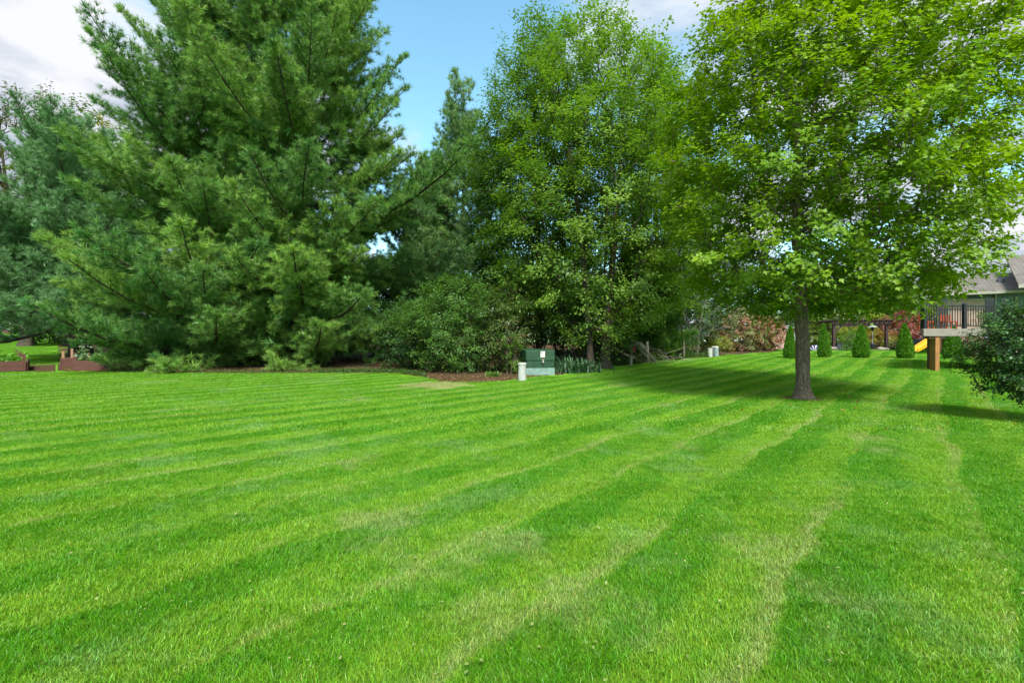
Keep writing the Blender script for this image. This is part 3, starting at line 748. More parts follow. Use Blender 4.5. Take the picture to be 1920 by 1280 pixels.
for i, (px, d, R, H, lab) in enumerate([(235, 37, 3.4, 7.0, 'dark bush behind the left tall pine'), (340, 38, 3.4, 7.5, 'dark bush right behind the left tall pine trunk'), (450, 38, 3.4, 7.5, 'dark bush in the gap between the two tall pines'), (560, 38, 3.4, 7.5, 'dark bush behind the widest pine trunk'), (640, 39, 3.2, 7.5, 'dark bush right of the widest pine trunk'), (700, 34, 3.6, 7.5, 'dark bush filling the gap behind the widest pine'), (800, 35, 3.4, 8.5, 'dark bush behind the big rounded bush'),
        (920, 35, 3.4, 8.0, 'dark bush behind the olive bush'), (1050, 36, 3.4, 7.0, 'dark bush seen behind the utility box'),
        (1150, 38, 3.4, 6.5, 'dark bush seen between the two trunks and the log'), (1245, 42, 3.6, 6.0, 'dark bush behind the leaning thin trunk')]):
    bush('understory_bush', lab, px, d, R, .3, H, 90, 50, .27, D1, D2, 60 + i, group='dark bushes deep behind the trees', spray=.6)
# burning bushes and others to the right
BG = 'reddening bushes at the end of the lawn'
bush('burning_bush', 'larger green bush turning pink-red, nearer the pale utility posts', 1385, 42.0, 2.6, .15, 3.5, 240, 75, .13, (0.08, .15, .02), (0.22, .22, .05), 51, BG, accent=((.40, .14, .09), .45, .6), lmat='redleaf')
bush('burning_bush', 'smaller pink-red bush next to the brick wall end', 1437, 43.0, 1.7, .15, 3.1, 130, 70, .13, (0.10, .16, .02), (0.25, .22, .05), 52, BG, accent=((.42, .14, .09), .62, .65), lmat='redleaf')
bush('yellow_bush', 'low pale yellow-green bush in front of the larger red bush', 1358, 40.2, .75, .1, 1.1, 45, 50, .10, (0.20, .25, .03), (0.35, .36, .08), 53, None)
bush('japanese_maple', 'deep red leafy bush at the right end of the pergola', 1690, 50.0, 2.1, .4, 3.6, 170, 70, .14, (0.20, .035, .03), (0.33, .08, .06), 54, None, lmat='redleaf', accent=((.10, .14, .03), .25, .6))
bush('barberry_bush', 'dark red bush against the house brick under the deck', 1822, 33.5, .75, .1, 1.5, 60, 60, .09, (0.16, .05, .04), (0.24, .12, .06), 55, None, lmat='redleaf', accent=((.08, .13, .04), .4, .6))
# trees far behind
BT = 'trees behind the far gardens'
def fartree(name, label, px, d, R, H, n, nl, ls, ca, cb, seed, z0=.8, **kw):
    return tree(name, label, 'tree', at(px, d), [(z0, R * .5), (z0 + (H - z0) * .25, R * .95), (z0 + (H - z0) * .5, R), (z0 + (H - z0) * .8, R * .7), (H, R * .15)],
                n, nl, ls, ca, cb, .16, z0 + .5, seed, 'oval', bmat='bark2', spray=.8, group=BT, minr=.012, amp=.2, **kw)
Y1 = (0.11, 0.18, 0.016); Y2 = (0.26, 0.32, 0.025)
fartree('far_tree', 'yellow-green far tree left of the pergola, behind the maple trunk', 1555, 58, 3.6, 7.6, 150, 60, .26, Y1, Y2, 71)
fartree('far_tree', 'yellow-olive far tree above the middle of the pergola', 1625, 62, 4.2, 9.0, 170, 60, .28, Y1, Y2, 72)
fartree('far_tree', 'yellow-green far tree right behind the red bush', 1712, 60, 4.0, 9.0, 170, 60, .27, (0.10, .17, .02), (0.23, .29, .03), 73)
fartree('far_tree', 'green far tree behind the deck railing and house end', 1775, 66, 4.2, 10, 150, 60, .28, (0.09, .16, .02), (0.2, .28, .04), 74)
fartree('far_tree', 'dark green far tree behind the right part of the pergola', 1665, 70, 4.2, 9.5, 140, 55, .3, (0.03, .09, .03), (0.08, .15, .04), 75)
fartree('far_tree', 'dark green far tree behind the smaller red bush and brick wall', 1445, 56, 4.4, 10.5, 180, 60, .26, (0.025, .085, .018), (0.07, .15, .025), 76)
fartree('far_tree', 'dark green far tree above the larger red bush', 1365, 54, 4.2, 10, 180, 60, .26, (0.025, .085, .02), (0.08, .15, .03), 77)
fartree('far_tree', 'green far tree seen through the gap right of the viburnum', 1500, 72, 5.0, 11, 150, 60, .3, (0.04, .11, .02), (0.12, .2, .03), 78)
fartree('far_tree', 'muted green far tree at the right behind the house roof', 1880, 75, 6.0, 13.5, 160, 60, .34, (0.06, .12, .02), (0.14, .2, .03), 79, z0=2)
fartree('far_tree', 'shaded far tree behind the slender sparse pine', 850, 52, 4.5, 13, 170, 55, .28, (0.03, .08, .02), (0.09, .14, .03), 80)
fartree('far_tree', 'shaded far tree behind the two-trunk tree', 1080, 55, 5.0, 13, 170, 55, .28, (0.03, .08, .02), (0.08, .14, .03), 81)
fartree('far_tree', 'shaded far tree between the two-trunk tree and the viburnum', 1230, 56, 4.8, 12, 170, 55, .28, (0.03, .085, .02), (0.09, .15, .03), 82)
# left background
tree('oak_tree', 'bare-limbed olive tree at the far left edge against the clouds', 'tree', at(48, 44), [(8, 3.2), (12, 5.2), (17, 5.0), (21, 3.2), (23.5, 1)], 170, 60, .25, (0.05, .08, .02), (0.15, .15, .04), .34, 3.5, 83,
     bmat='bark2', stems=[((0, 0), (-2.5, 0), 19), ((.3, 0), (2.2, .5), 20)], spray=.9, straggle=1.0, minr=.03, amp=.25)
tree('hickory_tree', 'green tree with yellowing leaves behind the lower bluish pine', 'tree', at(165, 37), [(5, 2.5), (9, 4.2), (13, 4.2), (16.5, 2.6), (18.6, .8)], 260, 70, .22, (0.05, .12, .02), (0.16, .22, .02), .25, 4, 84,
     bmat='bark2', spray=.8, accent=((.42, .34, .02), .10, .7))
tree('spruce_like_tree', 'dark far tree low at the left edge under the bare-limbed tree', 'tree', at(-20, 50), [(1, 4.5), (4, 5.5), (7.5, 4.5), (10, 2)], 180, 60, .27, (0.02, .07, .025), (0.05, .12, .04), .2, 1, 85, bmat='bark2', spray=.8)
bush('far_bush', 'dark bush at the left edge behind the play equipment', 20, 68, 5.0, .2, 5.5, 120, 60, .28, D1, D2, 86, None, spray=.7)
bush('far_bush', 'dark bush beneath the lower bluish pine beyond the beds', 130, 46, 4.0, .2, 4.5, 120, 60, .25, D1, D2, 87, None, spray=.7)
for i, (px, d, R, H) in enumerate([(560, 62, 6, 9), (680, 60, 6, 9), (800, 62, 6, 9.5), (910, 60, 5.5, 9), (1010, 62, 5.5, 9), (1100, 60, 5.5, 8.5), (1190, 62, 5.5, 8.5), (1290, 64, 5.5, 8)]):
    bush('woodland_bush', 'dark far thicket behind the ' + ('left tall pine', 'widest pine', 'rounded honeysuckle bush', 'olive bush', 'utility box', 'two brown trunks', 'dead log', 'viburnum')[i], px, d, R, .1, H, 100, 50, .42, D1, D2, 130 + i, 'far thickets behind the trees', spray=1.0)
# right foreground shrub
bush('crabapple_bush', 'dark glossy green shrub cut by the right edge in front of the deck', 1922, 9.7, .98, .55, 2.30, 230, 85, .062, (0.025, 0.085, 0.022), (0.085, 0.20, 0.045), 56, None, lmat='glossleaf', spray=.24, ns=1)

# ------------------------------------------------------------------ arborvitae row
def arbor_mesh(seed):
    r = np.random.default_rng(seed); n = 5200
    t = r.random(n) ** .95; az = r.random(n) * 6.283
    Rz = 0.46 * np.sin(np.clip(t * 1.0 + .16, 0, 1.16) * math.pi / 1.16) ** .62 * (1 - t ** 2.2 * .55)
    Rz = 0.46 * (1 - t ** 1.45) ** .85 * np.minimum(1, .80 + t * 1.6) + .015
    rad = Rz * (0.86 + .2 * r.random(n)) * lump(az, t * 6, (1, 2, 3), .05)
    P = np.column_stack([rad * np.cos(az), rad * np.sin(az), .03 + t * 2.05])
    outv = np.column_stack([np.cos(az), np.sin(az), np.zeros(n)])
    D = norm(outv * .35 + np.array([0, 0, 1]) + r.normal(0, .25, (n, 3)))
    Nn = norm(np.cross(D, r.normal(0, 1, (n, 3))) + outv * .4)
    tint = r.random(n)[:, None]
    C = (np.array([(.05, .18, .012)]) * (1 - tint) + np.array([(.15, .34, .02)]) * tint)
    v, f, c = leaves(P, Nn, D, .13 * (.6 + .6 * r.random(n)), C, 'maple')
    return fast_mesh('crown', v, f, c, M['leaf'])
amesh = [arbor_mesh(1), arbor_mesh(2)]
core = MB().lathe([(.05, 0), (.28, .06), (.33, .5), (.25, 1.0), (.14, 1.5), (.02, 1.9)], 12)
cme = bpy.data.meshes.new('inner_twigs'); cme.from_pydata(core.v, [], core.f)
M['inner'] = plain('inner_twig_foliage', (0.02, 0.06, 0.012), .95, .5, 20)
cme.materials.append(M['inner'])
tme = MB().tube([(0, 0, -.08), (0, 0, .5)], .05, 8); tmm = bpy.data.meshes.new('trunk'); tmm.from_pydata(tme.v, [], tme.f); tmm.materials.append(M['bark2'])
for i, (px, py, top, wd, lab) in enumerate([(1481, 672, 612, 22, 'clipped cone evergreen just left of the maple trunk'), (1546, 670, 610, 23, 'clipped cone evergreen just right of the maple trunk'),
        (1615, 671, 609, 26, 'clipped cone evergreen in front of the middle of the pergola'), (1698, 672, 606, 28, 'clipped cone evergreen at the foot of the yellow slide'),
        (1786, 672, 612, 29, 'clipped cone evergreen half hidden under the deck')]):
    b = hit(px, py)
    o = empty('arborvitae', lab, 'evergreen', b, i * 1.3, 'row of clipped cone evergreens')
    H = (py - top) / F * b.y; W = wd / F * b.y
    o.scale = (W / .98 * (1, .94, 1.04, 1, 1.06)[i], W / .98, H / 2.12 * (1, 1.03, 1, .98, 1)[i]); o.rotation_euler.x = (.02, -.03, .015, .03, -.02)[i]
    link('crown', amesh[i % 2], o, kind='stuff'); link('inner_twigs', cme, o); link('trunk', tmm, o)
b = hit(1597, 659)
bush('lime_bush', 'pale lime cone-shaped bush behind the middle clipped evergreen', 1597, 42, .6, .1, 1.5, 45, 60, .10, (0.08, .22, .03), (0.16, .33, .06), 88, None)

# ------------------------------------------------------------------ utility box, tube, pedestals
ub = hit(1003, 704)
t_ = empty('transformer_box', 'dark green metal utility box on a pale green pad, white label on front', 'utility box', (ub.x, ub.y + .05, ub.z + .0), math.radians(13))
MB().box(-.40, .92, 0, 1.25, -.25, .32).build('pad', M['tpad'], t_, bevel=.02)
bz = .32
MB().box(-.37, .89, .03, 1.20, bz + .002, bz + .33).build('lower_cabinet', M['tgreen'], t_, bevel=.012)
lid = MB().add([(-.40, .0, bz + .34), (.92, .0, bz + .34), (.92, 1.22, bz + .34), (-.40, 1.22, bz + .34), (-.40, .0, bz + .78), (.92, .0, bz + .78), (.92, 1.22, bz + .84), (-.40, 1.22, bz + .84)],
        [(0,3,2,1),(4,5,6,7),(0,1,5,4),(1,2,6,5),(2,3,7,6),(3,0,4,7)])
lid.build('hinged_lid', M['tgreen'], t_, bevel=.015)
lb = MB().box(.26, .46, -.006, -.0025, bz + .48, bz + .74).build('warning_label', M['sticker'], t_)
ik = MB()
for (x0, x1, z0, z1) in [(.29, .34, .74, .79), (.35, .36, .75, .80), (.37, .43, .745, .755), (.37, .42, .775, .785), (.285, .435, .70, .708), (.285, .38, .665, .673), (.40, .44, .66, .675), (.285, .43, .62, .626), (.30, .36, .585, .592), (.385, .43, .59, .596)]:
    ik.box(x0, x1, -.0085, -.0065, bz + z0 - .08, bz + z1 - .08)
ik.build('printed_marks', M['ink'], lb)
lk = MB().box(.31, .42, -.035, -.003, bz + .26, bz + .40).build('lock_hasp', M['brass'], t_, bevel=.008)
MB().tube([(.365, -.055, bz + .31), (.365, -.055, bz + .24)], .03, 10).build('padlock', M['steel'], lk)
wt = hit(979, 714)
t_ = empty('vent_tube', 'off-white plastic tube standing upright left of the green utility box', 'utility post', wt, .3)
MB().lathe([(.165, -.1), (.165, .10), (.155, .3), (.15, .66), (.152, .665)], 28).build('tube_body', M['white'], t_, smooth=False)
MB().lathe([(.158, .62), (.168, .625), (.168, .70), (.150, .715), (.02, .722)], 28).build('cap', M['white'], t_, bevel=.004)
MB().tube([(.166, 0, .64), (.18, 0, .64)], .01, 8).build('cap_screw', M['steel'], t_)
pw = hit(1331, 669)
t_ = empty('utility_pedestal', 'off-white round utility post, left of the greyer square one', 'utility post', pw, 0, 'pair of pale utility posts')
MB().lathe([(.17, -.1), (.165, .55), (.17, .56), (.165, .60), (.02, .62)], 20).build('post_body', M['white'], t_)
pw = hit(1342, 668)
t_ = empty('utility_pedestal', 'grey square utility post with white edge, right of the round one', 'utility post', (pw.x, pw.y + .1, pw.z), .55, 'pair of pale utility posts')
MB().box(-.17, .17, -.17, .17, -.1, .62).build('post_body', M['greyplas'], t_, bevel=.02)
MB().add([(-.19, -.19, .622), (.19, -.19, .622), (.19, .19, .622), (-.19, .19, .622), (-.12, -.12, .74), (.12, -.12, .74), (.12, .12, .74), (-.12, .12, .74)], [(0,3,2,1),(4,5,6,7),(0,1,5,4),(1,2,6,5),(2,3,7,6),(3,0,4,7)]).build('cap', M['white'], t_, bevel=.01)

# ------------------------------------------------------------------ strappy plants, ground plants, litter
def strap_clump(name, label, base, n, L, wdt, ca, cb, seed, spreadx, spready, group=None):
    r = np.random.default_rng(seed); vs = []; fs = []; cs = []
    for i in range(n):
        bx, by = r.normal(0, spreadx), r.normal(0, spready); az = r.random() * 6.28; l = L * (0.6 + .6 * r.random()); le = .35 + .6 * r.random()
        wv = np.array([-math.sin(az), math.cos(az), 0]) * wdt / 2
        bz_ = float(gz(base.x + bx, base.y + by)) - base.z
        b0 = len(vs); c = np.array(ca) + (np.array(cb) - np.array(ca)) * r.random()
        for k in range(5):
            t = k / 4; p = np.array([bx + math.cos(az) * l * le * t ** 1.4, by + math.sin(az) * l * le * t ** 1.4, bz_ + l * (t - .55 * t * t * le * 1.3)])
            ww = wv * (1 - t ** 2.5) * 1.0 + wv * .02
            vs += [p - ww, p + ww]; cs += [c, c]
        for k in range(4): fs.append((b0 + 2*k, b0 + 2*k + 1, b0 + 2*k + 3, b0 + 2*k + 2))
    return link(name, fast_mesh(name, np.array(vs), np.array(fs), np.array(cs), M['glossleaf']), label=label, cat='plant', group=group)
def place(o, p): o.location = p; return o
p = hit(1072, 698); place(strap_clump('daylily_clump', 'clump of long blue-green strap leaves right of the utility box', p, 380, 1.0, .07, (0.03, .10, .04), (0.12, .23, .12), 5, .62, .3), p)
p = hit(925, 706); place(strap_clump('weed_clump', 'small bright green weed clump left of the white tube', p, 70, .35, .04, (0.07, .2, .02), (0.12, .28, .03), 6, .15, .12), p)
p = hit(1020, 668)
# small leafy plants along the bed edge
r = np.random.default_rng(9)
def litter(name, label, cat, pts_fn, n, s, ca, cb, seed, flat=True, kind='stuff', mat='leaf'):
    r = np.random.default_rng(seed); P = pts_fn(r, n)
    N = np.array([0, 0, 1.]) + r.normal(0, .3 if flat else .8, (n, 3)); D = r.normal(0, 1, (n, 3))
    t = r.random((n, 1)); C = np.array([ca]) * (1 - t) + np.array([cb]) * t
    v, f, c = leaves(P, N, D, s * (.5 + r.random(n)), C, 'oval')
    return link(name, fast_mesh(name, v, f, c, M[mat]), kind=kind, label=label, cat=cat)
def along_edge(lo, hi, back, zmax):
    def fn(r, n):
        px = lo + (hi - lo) * r.random(n); d = edge_d(px) + r.normal(.0, .12, n) + back * r.random(n) ** 1.5
        x = (px - 960) / F * d; return np.column_stack([x, d, gz(x, d) + .02 + zmax * r.random(n) ** 1.6])
    return fn
litter('ground_cover', 'low mixed green ground cover at the edge of the planting bed', 'ground cover', along_edge(590, 800, 1.2, .16), 5200, .055, (0.03, .09, .015), (0.09, .18, .03), 21, False)
litter('ground_cover', 'leafy green ground cover at the feet of the brown tree trunks', 'ground cover', along_edge(1080, 1330, 2.5, .30), 9000, .07, (0.025, .08, .012), (0.09, .19, .03), 22, False)
litter('ground_cover', 'thin weeds growing through the needles under the pines', 'ground cover', along_edge(200, 590, .9, .10), 5200, .05, (0.04, .10, .015), (0.12, .17, .05), 25, False)
litter('leaf_litter', 'brown dead leaves and needles lying along the planting bed edge', 'leaf litter', along_edge(120, 1000, 2.6, .02), 16000, .07, (0.09, .045, .025), (0.34, .22, .13), 23)
def over_lawn(r, n):
    y = 2.2 + 19 * r.random(n); x = y * 1.1 * (2 * r.random(n) - 1); return np.column_stack([x, y, gz(x, y) + .035 + .015 * r.random(n)])
litter('clover_leaves', 'tiny pale clover and fallen leaf bits scattered in the lawn', 'lawn litter', over_lawn, 2600, .022, (0.14, .30, .04), (0.42, .40, .16), 27)
def under_maple(r, n):
    a = r.random(n) * 6.28; q = 5.5 * r.random(n) ** .6; x = mb_.x + .5 + q * np.cos(a); y = mb_.y + q * np.sin(a); return np.column_stack([x, y, gz(x, y) + .045 + .02 * r.random(n)])
litter('fallen_leaves', 'scattered yellow and brown fallen leaves on the grass under the maple', 'fallen leaves', under_maple, 150, .075, (0.25, .2, .03), (0.35, .2, .08), 24)

# ------------------------------------------------------------------ dead wood, posts
lg = empty('dead_log', 'grey barkless log leaning from the trunks down to the brush pile', 'log', hit(1180, 684))
o_ = lg.location
def rel(px, py, d): return Vector(((px - 960) / F * d, d, zat(py, d))) - o_
D0 = o_.y - .1
MB().tube([rel(1158, 629, D0 + .5), rel(1180, 640, D0 + .3), rel(1200, 646, D0), rel(1209, 653, D0 - .1)], [.13, .15, .14, .12], 10).build('log_shaft', M['deadwood'], lg, smooth=True)
MB().tube([rel(1202, 648, D0), rel(1216, 662, D0), rel(1229, 679, D0 + .2)], [.07, .06, .04], 8).build('limb', M['deadwood'], lg, smooth=True)
MB().tube([rel(1190, 645, D0), rel(1209, 664, D0 + .3), rel(1222, 680, D0 + .6)], [.05, .045, .03], 8).build('limb', M['deadwood'], lg, smooth=True)
lg2 = empty('dead_log', 'lower dead log lying across the ground cover behind the left post', 'log', hit(1170, 683)); o_ = lg2.location; D0 = o_.y + 1.2
MB().tube([rel(1148, 650, D0 + .2), rel(1168, 663, D0), rel(1192, 672, D0 - .1)], [.08, .09, .06], 10).build('log_shaft', M['deadwood'], lg2, smooth=True)
def post(px, py, top, rad, lab, lean=0.0, rail=False):
    b = hit(px, py); H = (py - top) / F * b.y
    e = empty('wooden_post', lab, 'post', b, 0, 'posts by the dead logs')
    MB().tube([(0, 0, -.1), (lean * .4, 0, H * .5), (lean, 0, H)], [rad * 1.15, rad, rad * .9], 10).build('post_shaft', M['deadwood'], e, smooth=True)
    return e, H
e, H = post(1183, 686, 646, .07, 'brown post holding the dead log, with a small red nesting box')
MB().box(-.03, .22, -.16, -.08, H - .42, H - .05).build('nesting_box', M['maroon'], e, bevel=.01)
post(1215, 680, 640, .085, 'upright weathered post right of the dead log', -.05)
e = empty('crooked_trunk', 'thin pale crooked leaning trunk with a forked top right of the posts', 'tree trunk', hit(1252, 675)); o_ = e.location; D0 = o_.y
MB().tube([rel(1254, 677, D0), rel(1248, 668, D0), rel(1246, 655, D0), rel(1244, 642, D0), rel(1246, 632, D0)], [.13, .09, .08, .07, .05], 9).build('trunk', M['deadwood'], e, smooth=True)
MB().tube([rel(1245, 643, D0), rel(1250, 638, D0), rel(1257, 636, D0)], [.05, .04, .03], 8).build('branch', M['deadwood'], e, smooth=True)
e = empty('stake', 'thin straight pale grey stake standing below the viburnum', 'stake', hit(1283, 671)); o_ = e.location; D0 = o_.y
MB().tube([rel(1283, 673, D0), rel(1282, 632, D0)], .055, 8).build('stake_shaft', M['deadwood'], e)
MB().tube([rel(1282, 630.5, D0), rel(1282, 632, D0)], [.03, .056], 8).build('stake_tip', M['deadwood'], e)
def brush(r, n):
    b = hit(1200, 680); return None
# brush pile twigs
r = np.random.default_rng(4); b = hit(1205, 680); n = 90
A = np.column_stack([r.normal(0, 1.1, n), .6 + r.normal(0, .5, n), np.abs(r.normal(0, .45, n)) + .05]); dd = norm(np.column_stack([r.normal(.6, .6, n), r.normal(0, .5, n), r.normal(-.3, .5, n)]))
Bq = A + dd * (.5 + r.random((n, 1)) * .9); Bq[:, 2] = np.maximum(Bq[:, 2], .03)
v, f = limbs(A, Bq, np.full(n, .011), np.full(n, .006), 4)
o = link('brush_pile', fast_mesh('brush_pile', v, f, mat=M['deadwood']), kind='stuff', label='pile of thin dead twigs under the leaning log', cat='brush pile'); o.location = b

# ------------------------------------------------------------------ raised garden beds (left)
def bar(mb, p, q, w_, h_): return mb.beam(p, q, w_, h_)
def raised_bed(label, c, w_, l_, rz, planks=2, posts=None, notch=False):
    t = empty('raised_bed', label, 'raised bed', c, rz, 'raised garden beds')
    ph_ = .235; th = .05
    def side(p, q, nm='board'):
        for k in range(planks):
            z = .02 + ph_ * (k + .5) + .006 * k
            MB().beam(p + Vector((0, 0, z)), q + Vector((0, 0, z)), th, ph_).build('board', M['redwood'], t, bevel=.006)
    a = Vector((0, 0, 0)); b_ = Vector((w_, 0, 0)); c_ = Vector((w_, l_, 0)); d_ = Vector((0, l_, 0))
    side(a + Vector((.04, 0, 0)), b_ - Vector((.04, 0, 0))); side(b_ + Vector((0, .04, 0)), c_ - Vector((0, .04, 0))); side(c_ - Vector((.04, 0, 0)), d_ + Vector((.04, 0, 0))); side(d_ - Vector((0, .04, 0)), a + Vector((0, .04, 0)))
    MB().box(.03, w_ - .03, .03, l_ - .03, -.05, .36).build('soil', M['soil'], t)
    for (x, y, h, m) in posts:
        MB().box(x - .055, x + .055, y - .055, y + .055, -.1, h).build('corner_post', M[m], t, bevel=.006)
    return t
lb_ = hit(51, 696)
raised_bed('long raised bed of red-brown boards cut off by the left edge of the photo', (lb_.x - 3.2 * math.cos(.77), lb_.y - 3.2 * math.sin(.77), lb_.z), 3.2, 3.4, .77,
    posts=[(3.09, .09, .84, 'redwood'), (2.95, 1.5, .9, 'redwood'), (2.9, 2.4, .9, 'redwood'), (2.75, 3.3, .98, 'redwood'), (.1, .09, .7, 'redwood')])
rb_ = hit(136, 695.5)
raised_bed('raised bed of red-brown boards running in under the pine skirt', (rb_.x, rb_.y, rb_.z), 2.7, 2.4, math.radians(30),
    posts=[(.09, .09, .66, 'redwood'), (2.6, .1, .6, 'redwood'), (.09, 2.5, .8, 'tanwood')])
sb = hit(112, 689)
raised_bed('short stepped planter box with tall posts left of the pine skirt bed', (sb.x, sb.y + .05, sb.z), .66, 1.1, math.radians(36),
    posts=[(.09, .09, .85, 'tanwood'), (.57, .09, .78, 'redwood'), (.33, 1.02, .98, 'tanwood')])
def bedplants(name, label, c, n, s, ca, cb, sx, sy, sz, seed):
    r = np.random.default_rng(seed); P = np.column_stack([r.uniform(-sx, sx, n), r.uniform(-sy, sy, n), .02 + np.abs(r.normal(0, sz, n))])
    N = np.array([0, 0, .8]) + r.normal(0, .5, (n, 3)); D = r.normal(0, 1, (n, 3)); t = r.random((n, 1)); C = np.array([ca]) * (1 - t) + np.array([cb]) * t
    v, f, cc = leaves(P, N, D, s * (.5 + r.random(n)), C, 'maple')
    o = link(name, fast_mesh(name, v, f, cc, M['leaf']), label=label, cat='plant', kind='stuff'); o.location = c; return o
bedplants('squash_plant', 'bright green leafy vegetables filling the raised bed at the left edge', (lb_.x - 2.3, lb_.y + .2, lb_.z + .36), 1500, .16, (0.08, .24, .02), (0.16, .36, .04), 1.4, 1.45, .20, 31).rotation_euler.z = .77
bedplants('kale_plant', 'pale grey-green leafy plant rising beside the stepped planter posts', (rb_.x + .05, rb_.y + .55, rb_.z + .36), 240, .13, (0.14, .24, .12), (0.35, .46, .30), .22, .2, .45, 32)
bedplants('vegetable_plant', 'low yellow-green vegetables along the pine skirt bed', (rb_.x + .55, rb_.y + 1.7, rb_.z + .36), 900, .12, (0.12, .26, .02), (0.2, .36, .04), 1.15, 1.0, .12, 33).rotation_euler.z = .52

# ------------------------------------------------------------------ play things far left
b = at(55, 58)
t = empty('play_fence', 'orange-red slatted play panel with grey post beyond the left lawn', 'play panel', b, 0)
zz = zat(613, 58) - b.z
for k in range(6):
    MB().box(-1.05 + k * .33, -.78 + k * .33, -.03, .03, zz, zz + .62).build('slat', M['orange'], t)
MB().beam((-1.1, .05, zz + .1), (.95, .05, zz + .1), .05, .08).build('rail', M['orange'], t)
MB().beam((-1.1, .05, zz + .5), (.95, .05, zz + .5), .05, .08).build('rail', M['orange'], t)
MB().box(-1.3, -1.14, -.05, .05, -.2, zz + 1.0).build('post', M['teal'], t)
b = at(20, 57)
t = empty('garden_hammock', 'dark maroon hammock on a curved stand beyond the left lawn', 'hammock', b, 0); z0 = zat(627, 57) - b.z
MB().tube([(-1.1, 0, z0 + .5), (-.6, 0, z0 + .12), (0, 0, z0), (.6, 0, z0 + .1), (1.2, 0, z0 + .5), (1.4, 0, z0 + 1.2)], .06, 8).build('stand', M['teal'], t, smooth=True)
hv = []; hf = []
for i in range(9):
    x = -1 + 2.1 * i / 8; zc = z0 + .22 + .35 * ((x - .05) / 1.05) ** 2
    for y in (-.35, 0, .35): hv.append((x, y, zc - (.06 if y == 0 else 0)))
for i in range(8):
    for k in range(2): hf.append((i*3+k, (i+1)*3+k, (i+1)*3+k+1, i*3+k+1))
hm = MB().add(hv, hf).build('sling', M['maroon'], t, smooth=True); s_ = hm.modifiers.new('solid', 'SOLIDIFY'); s_.thickness = .05

# ------------------------------------------------------------------ pergola, heater, tub wall, striped float
pl_ = hit(1564, 657); pr_ = hit(1664, 657); dP = pl_.y + 1.0
t = empty('pergola', 'dark brown stained wooden pergola at the far end of the lawn', 'pergola', at(1614, dP), 0)
o_ = t.location; wP = (1668 - 1562) / F * dP; zt = zat(601, dP) - o_.z
for (x, y) in ((-wP / 2 + .1, 0), (wP / 2 - .25, 0), (-wP / 2 + .45, 3.2), (wP / 2 - .25, 3.2)):
    MB().box(x - .11, x + .11, y - .11, y + .11, -.1, zt - .35).build('post', M['pergola'], t, bevel=.01)
for y in (-.14, 3.06): MB().box(-wP / 2 - .1, wP / 2 + .1, y - .04, y + .04, zt - .42, zt - .14).build('beam', M['pergola'], t, bevel=.008)
for k in range(12):
    x = -wP / 2 + .1 + k * (wP - .2) / 11
    MB().box(x - .03, x + .03, -.6, 3.7, zt - .135, zt + .02).build('rafter', M['pergola'], t)
for k in range(9):
    y = -.5 + k * .5; MB().box(-wP / 2 - .15, wP / 2 + .15, y - .03, y + .03, zt + .023, zt + .075).build('top_slat', M['pergola'], t)
for (x, s) in ((-wP / 2 + .1, 1), (wP / 2 - .25, -1)):
    MB().beam((x + s * .08, .0, zt - 1.15), (x + s * .75, .0, zt - .45), .09, .09).build('brace', M['pergola'], t)
c = at(1636, dP + .9)
t = empty('patio_heater', 'tall patio heater with a flat silver hood under the pergola', 'patio heater', c, 0); zh = zat(613, c.y) - c.z
MB().lathe([(.24, 0), (.24, .48), (.18, .55), (.05, .57)], 18).build('base', M['black'], t)
MB().tube([(0, 0, .57), (0, 0, zh - .30)], .035, 10).build('pole', M['steel'], t)
MB().lathe([(.09, zh - .32), (.13, zh - .06), (.10, zh - .02)], 14).build('burner', M['black'], t)
MB().lathe([(.44, zh - .02), (.42, zh + .01), (.20, zh + .10), (.03, zh + .13)], 24).build('hood', M['steel'], t)
c0 = hit(1567, 657); 
t = empty('hot_tub', 'dark grey panelled hot tub standing beneath the pergola', 'hot tub', at(1584, c0.y + 1.2), 0); o_ = t.location; ht = zat(642.5, o_.y) - o_.z; wt_ = 28 / F * o_.y / 1.0
MB().box(-wt_ / 2, wt_ / 2, 0, 1.9, -.05, ht - .09).build('cabinet', M['slate'], t, bevel=.02)
MB().box(-wt_ / 2 - .04, wt_ / 2 + .04, -.04, 1.94, ht - .088, ht).build('cover', M['black'], t, bevel=.03)
for k in range(4):
    x = -wt_ / 2 + .05 + k * (wt_ - .1) / 4; MB().box(x, x + (wt_ - .1) / 4 - .03, -.018, -.002, .03, ht - .13).build('panel', M['slate'], t)
c = at(1528, hit(1528, 657).y + .3)
t = empty('striped_dome', 'navy and white striped dome-shaped float lying right of the maple trunk', 'float', c, 0)
R_ = 11.0 / F * c.y
for k in range(10):
    mb = MB(); a0 = -math.pi / 2 + (k // 2) * math.pi / 5 + (k % 2) * .17; a1 = a0 + (math.pi / 5 - .17 if k % 2 else .17); vs = []; n = 9
    for i in range(n + 1):
        th = math.pi * i / n
        for a_ in (a0, a1): vs.append((-math.cos(th) * R_ * 1.0, math.sin(a_) * math.sin(th) * R_ * .9, math.cos(a_) * math.sin(th) * R_ * .92 - .02))
    mb.add(vs, [(2*i, 2*i+1, 2*i+3, 2*i+2) for i in range(n)])
    o = mb.build('stripe_panel', M['blue'] if k % 2 else M['whitecloth'], t, smooth=True); sm = o.modifiers.new('solid', 'SOLIDIFY'); sm.thickness = .02
t.rotation_euler = (0, math.radians(0), math.radians(55))
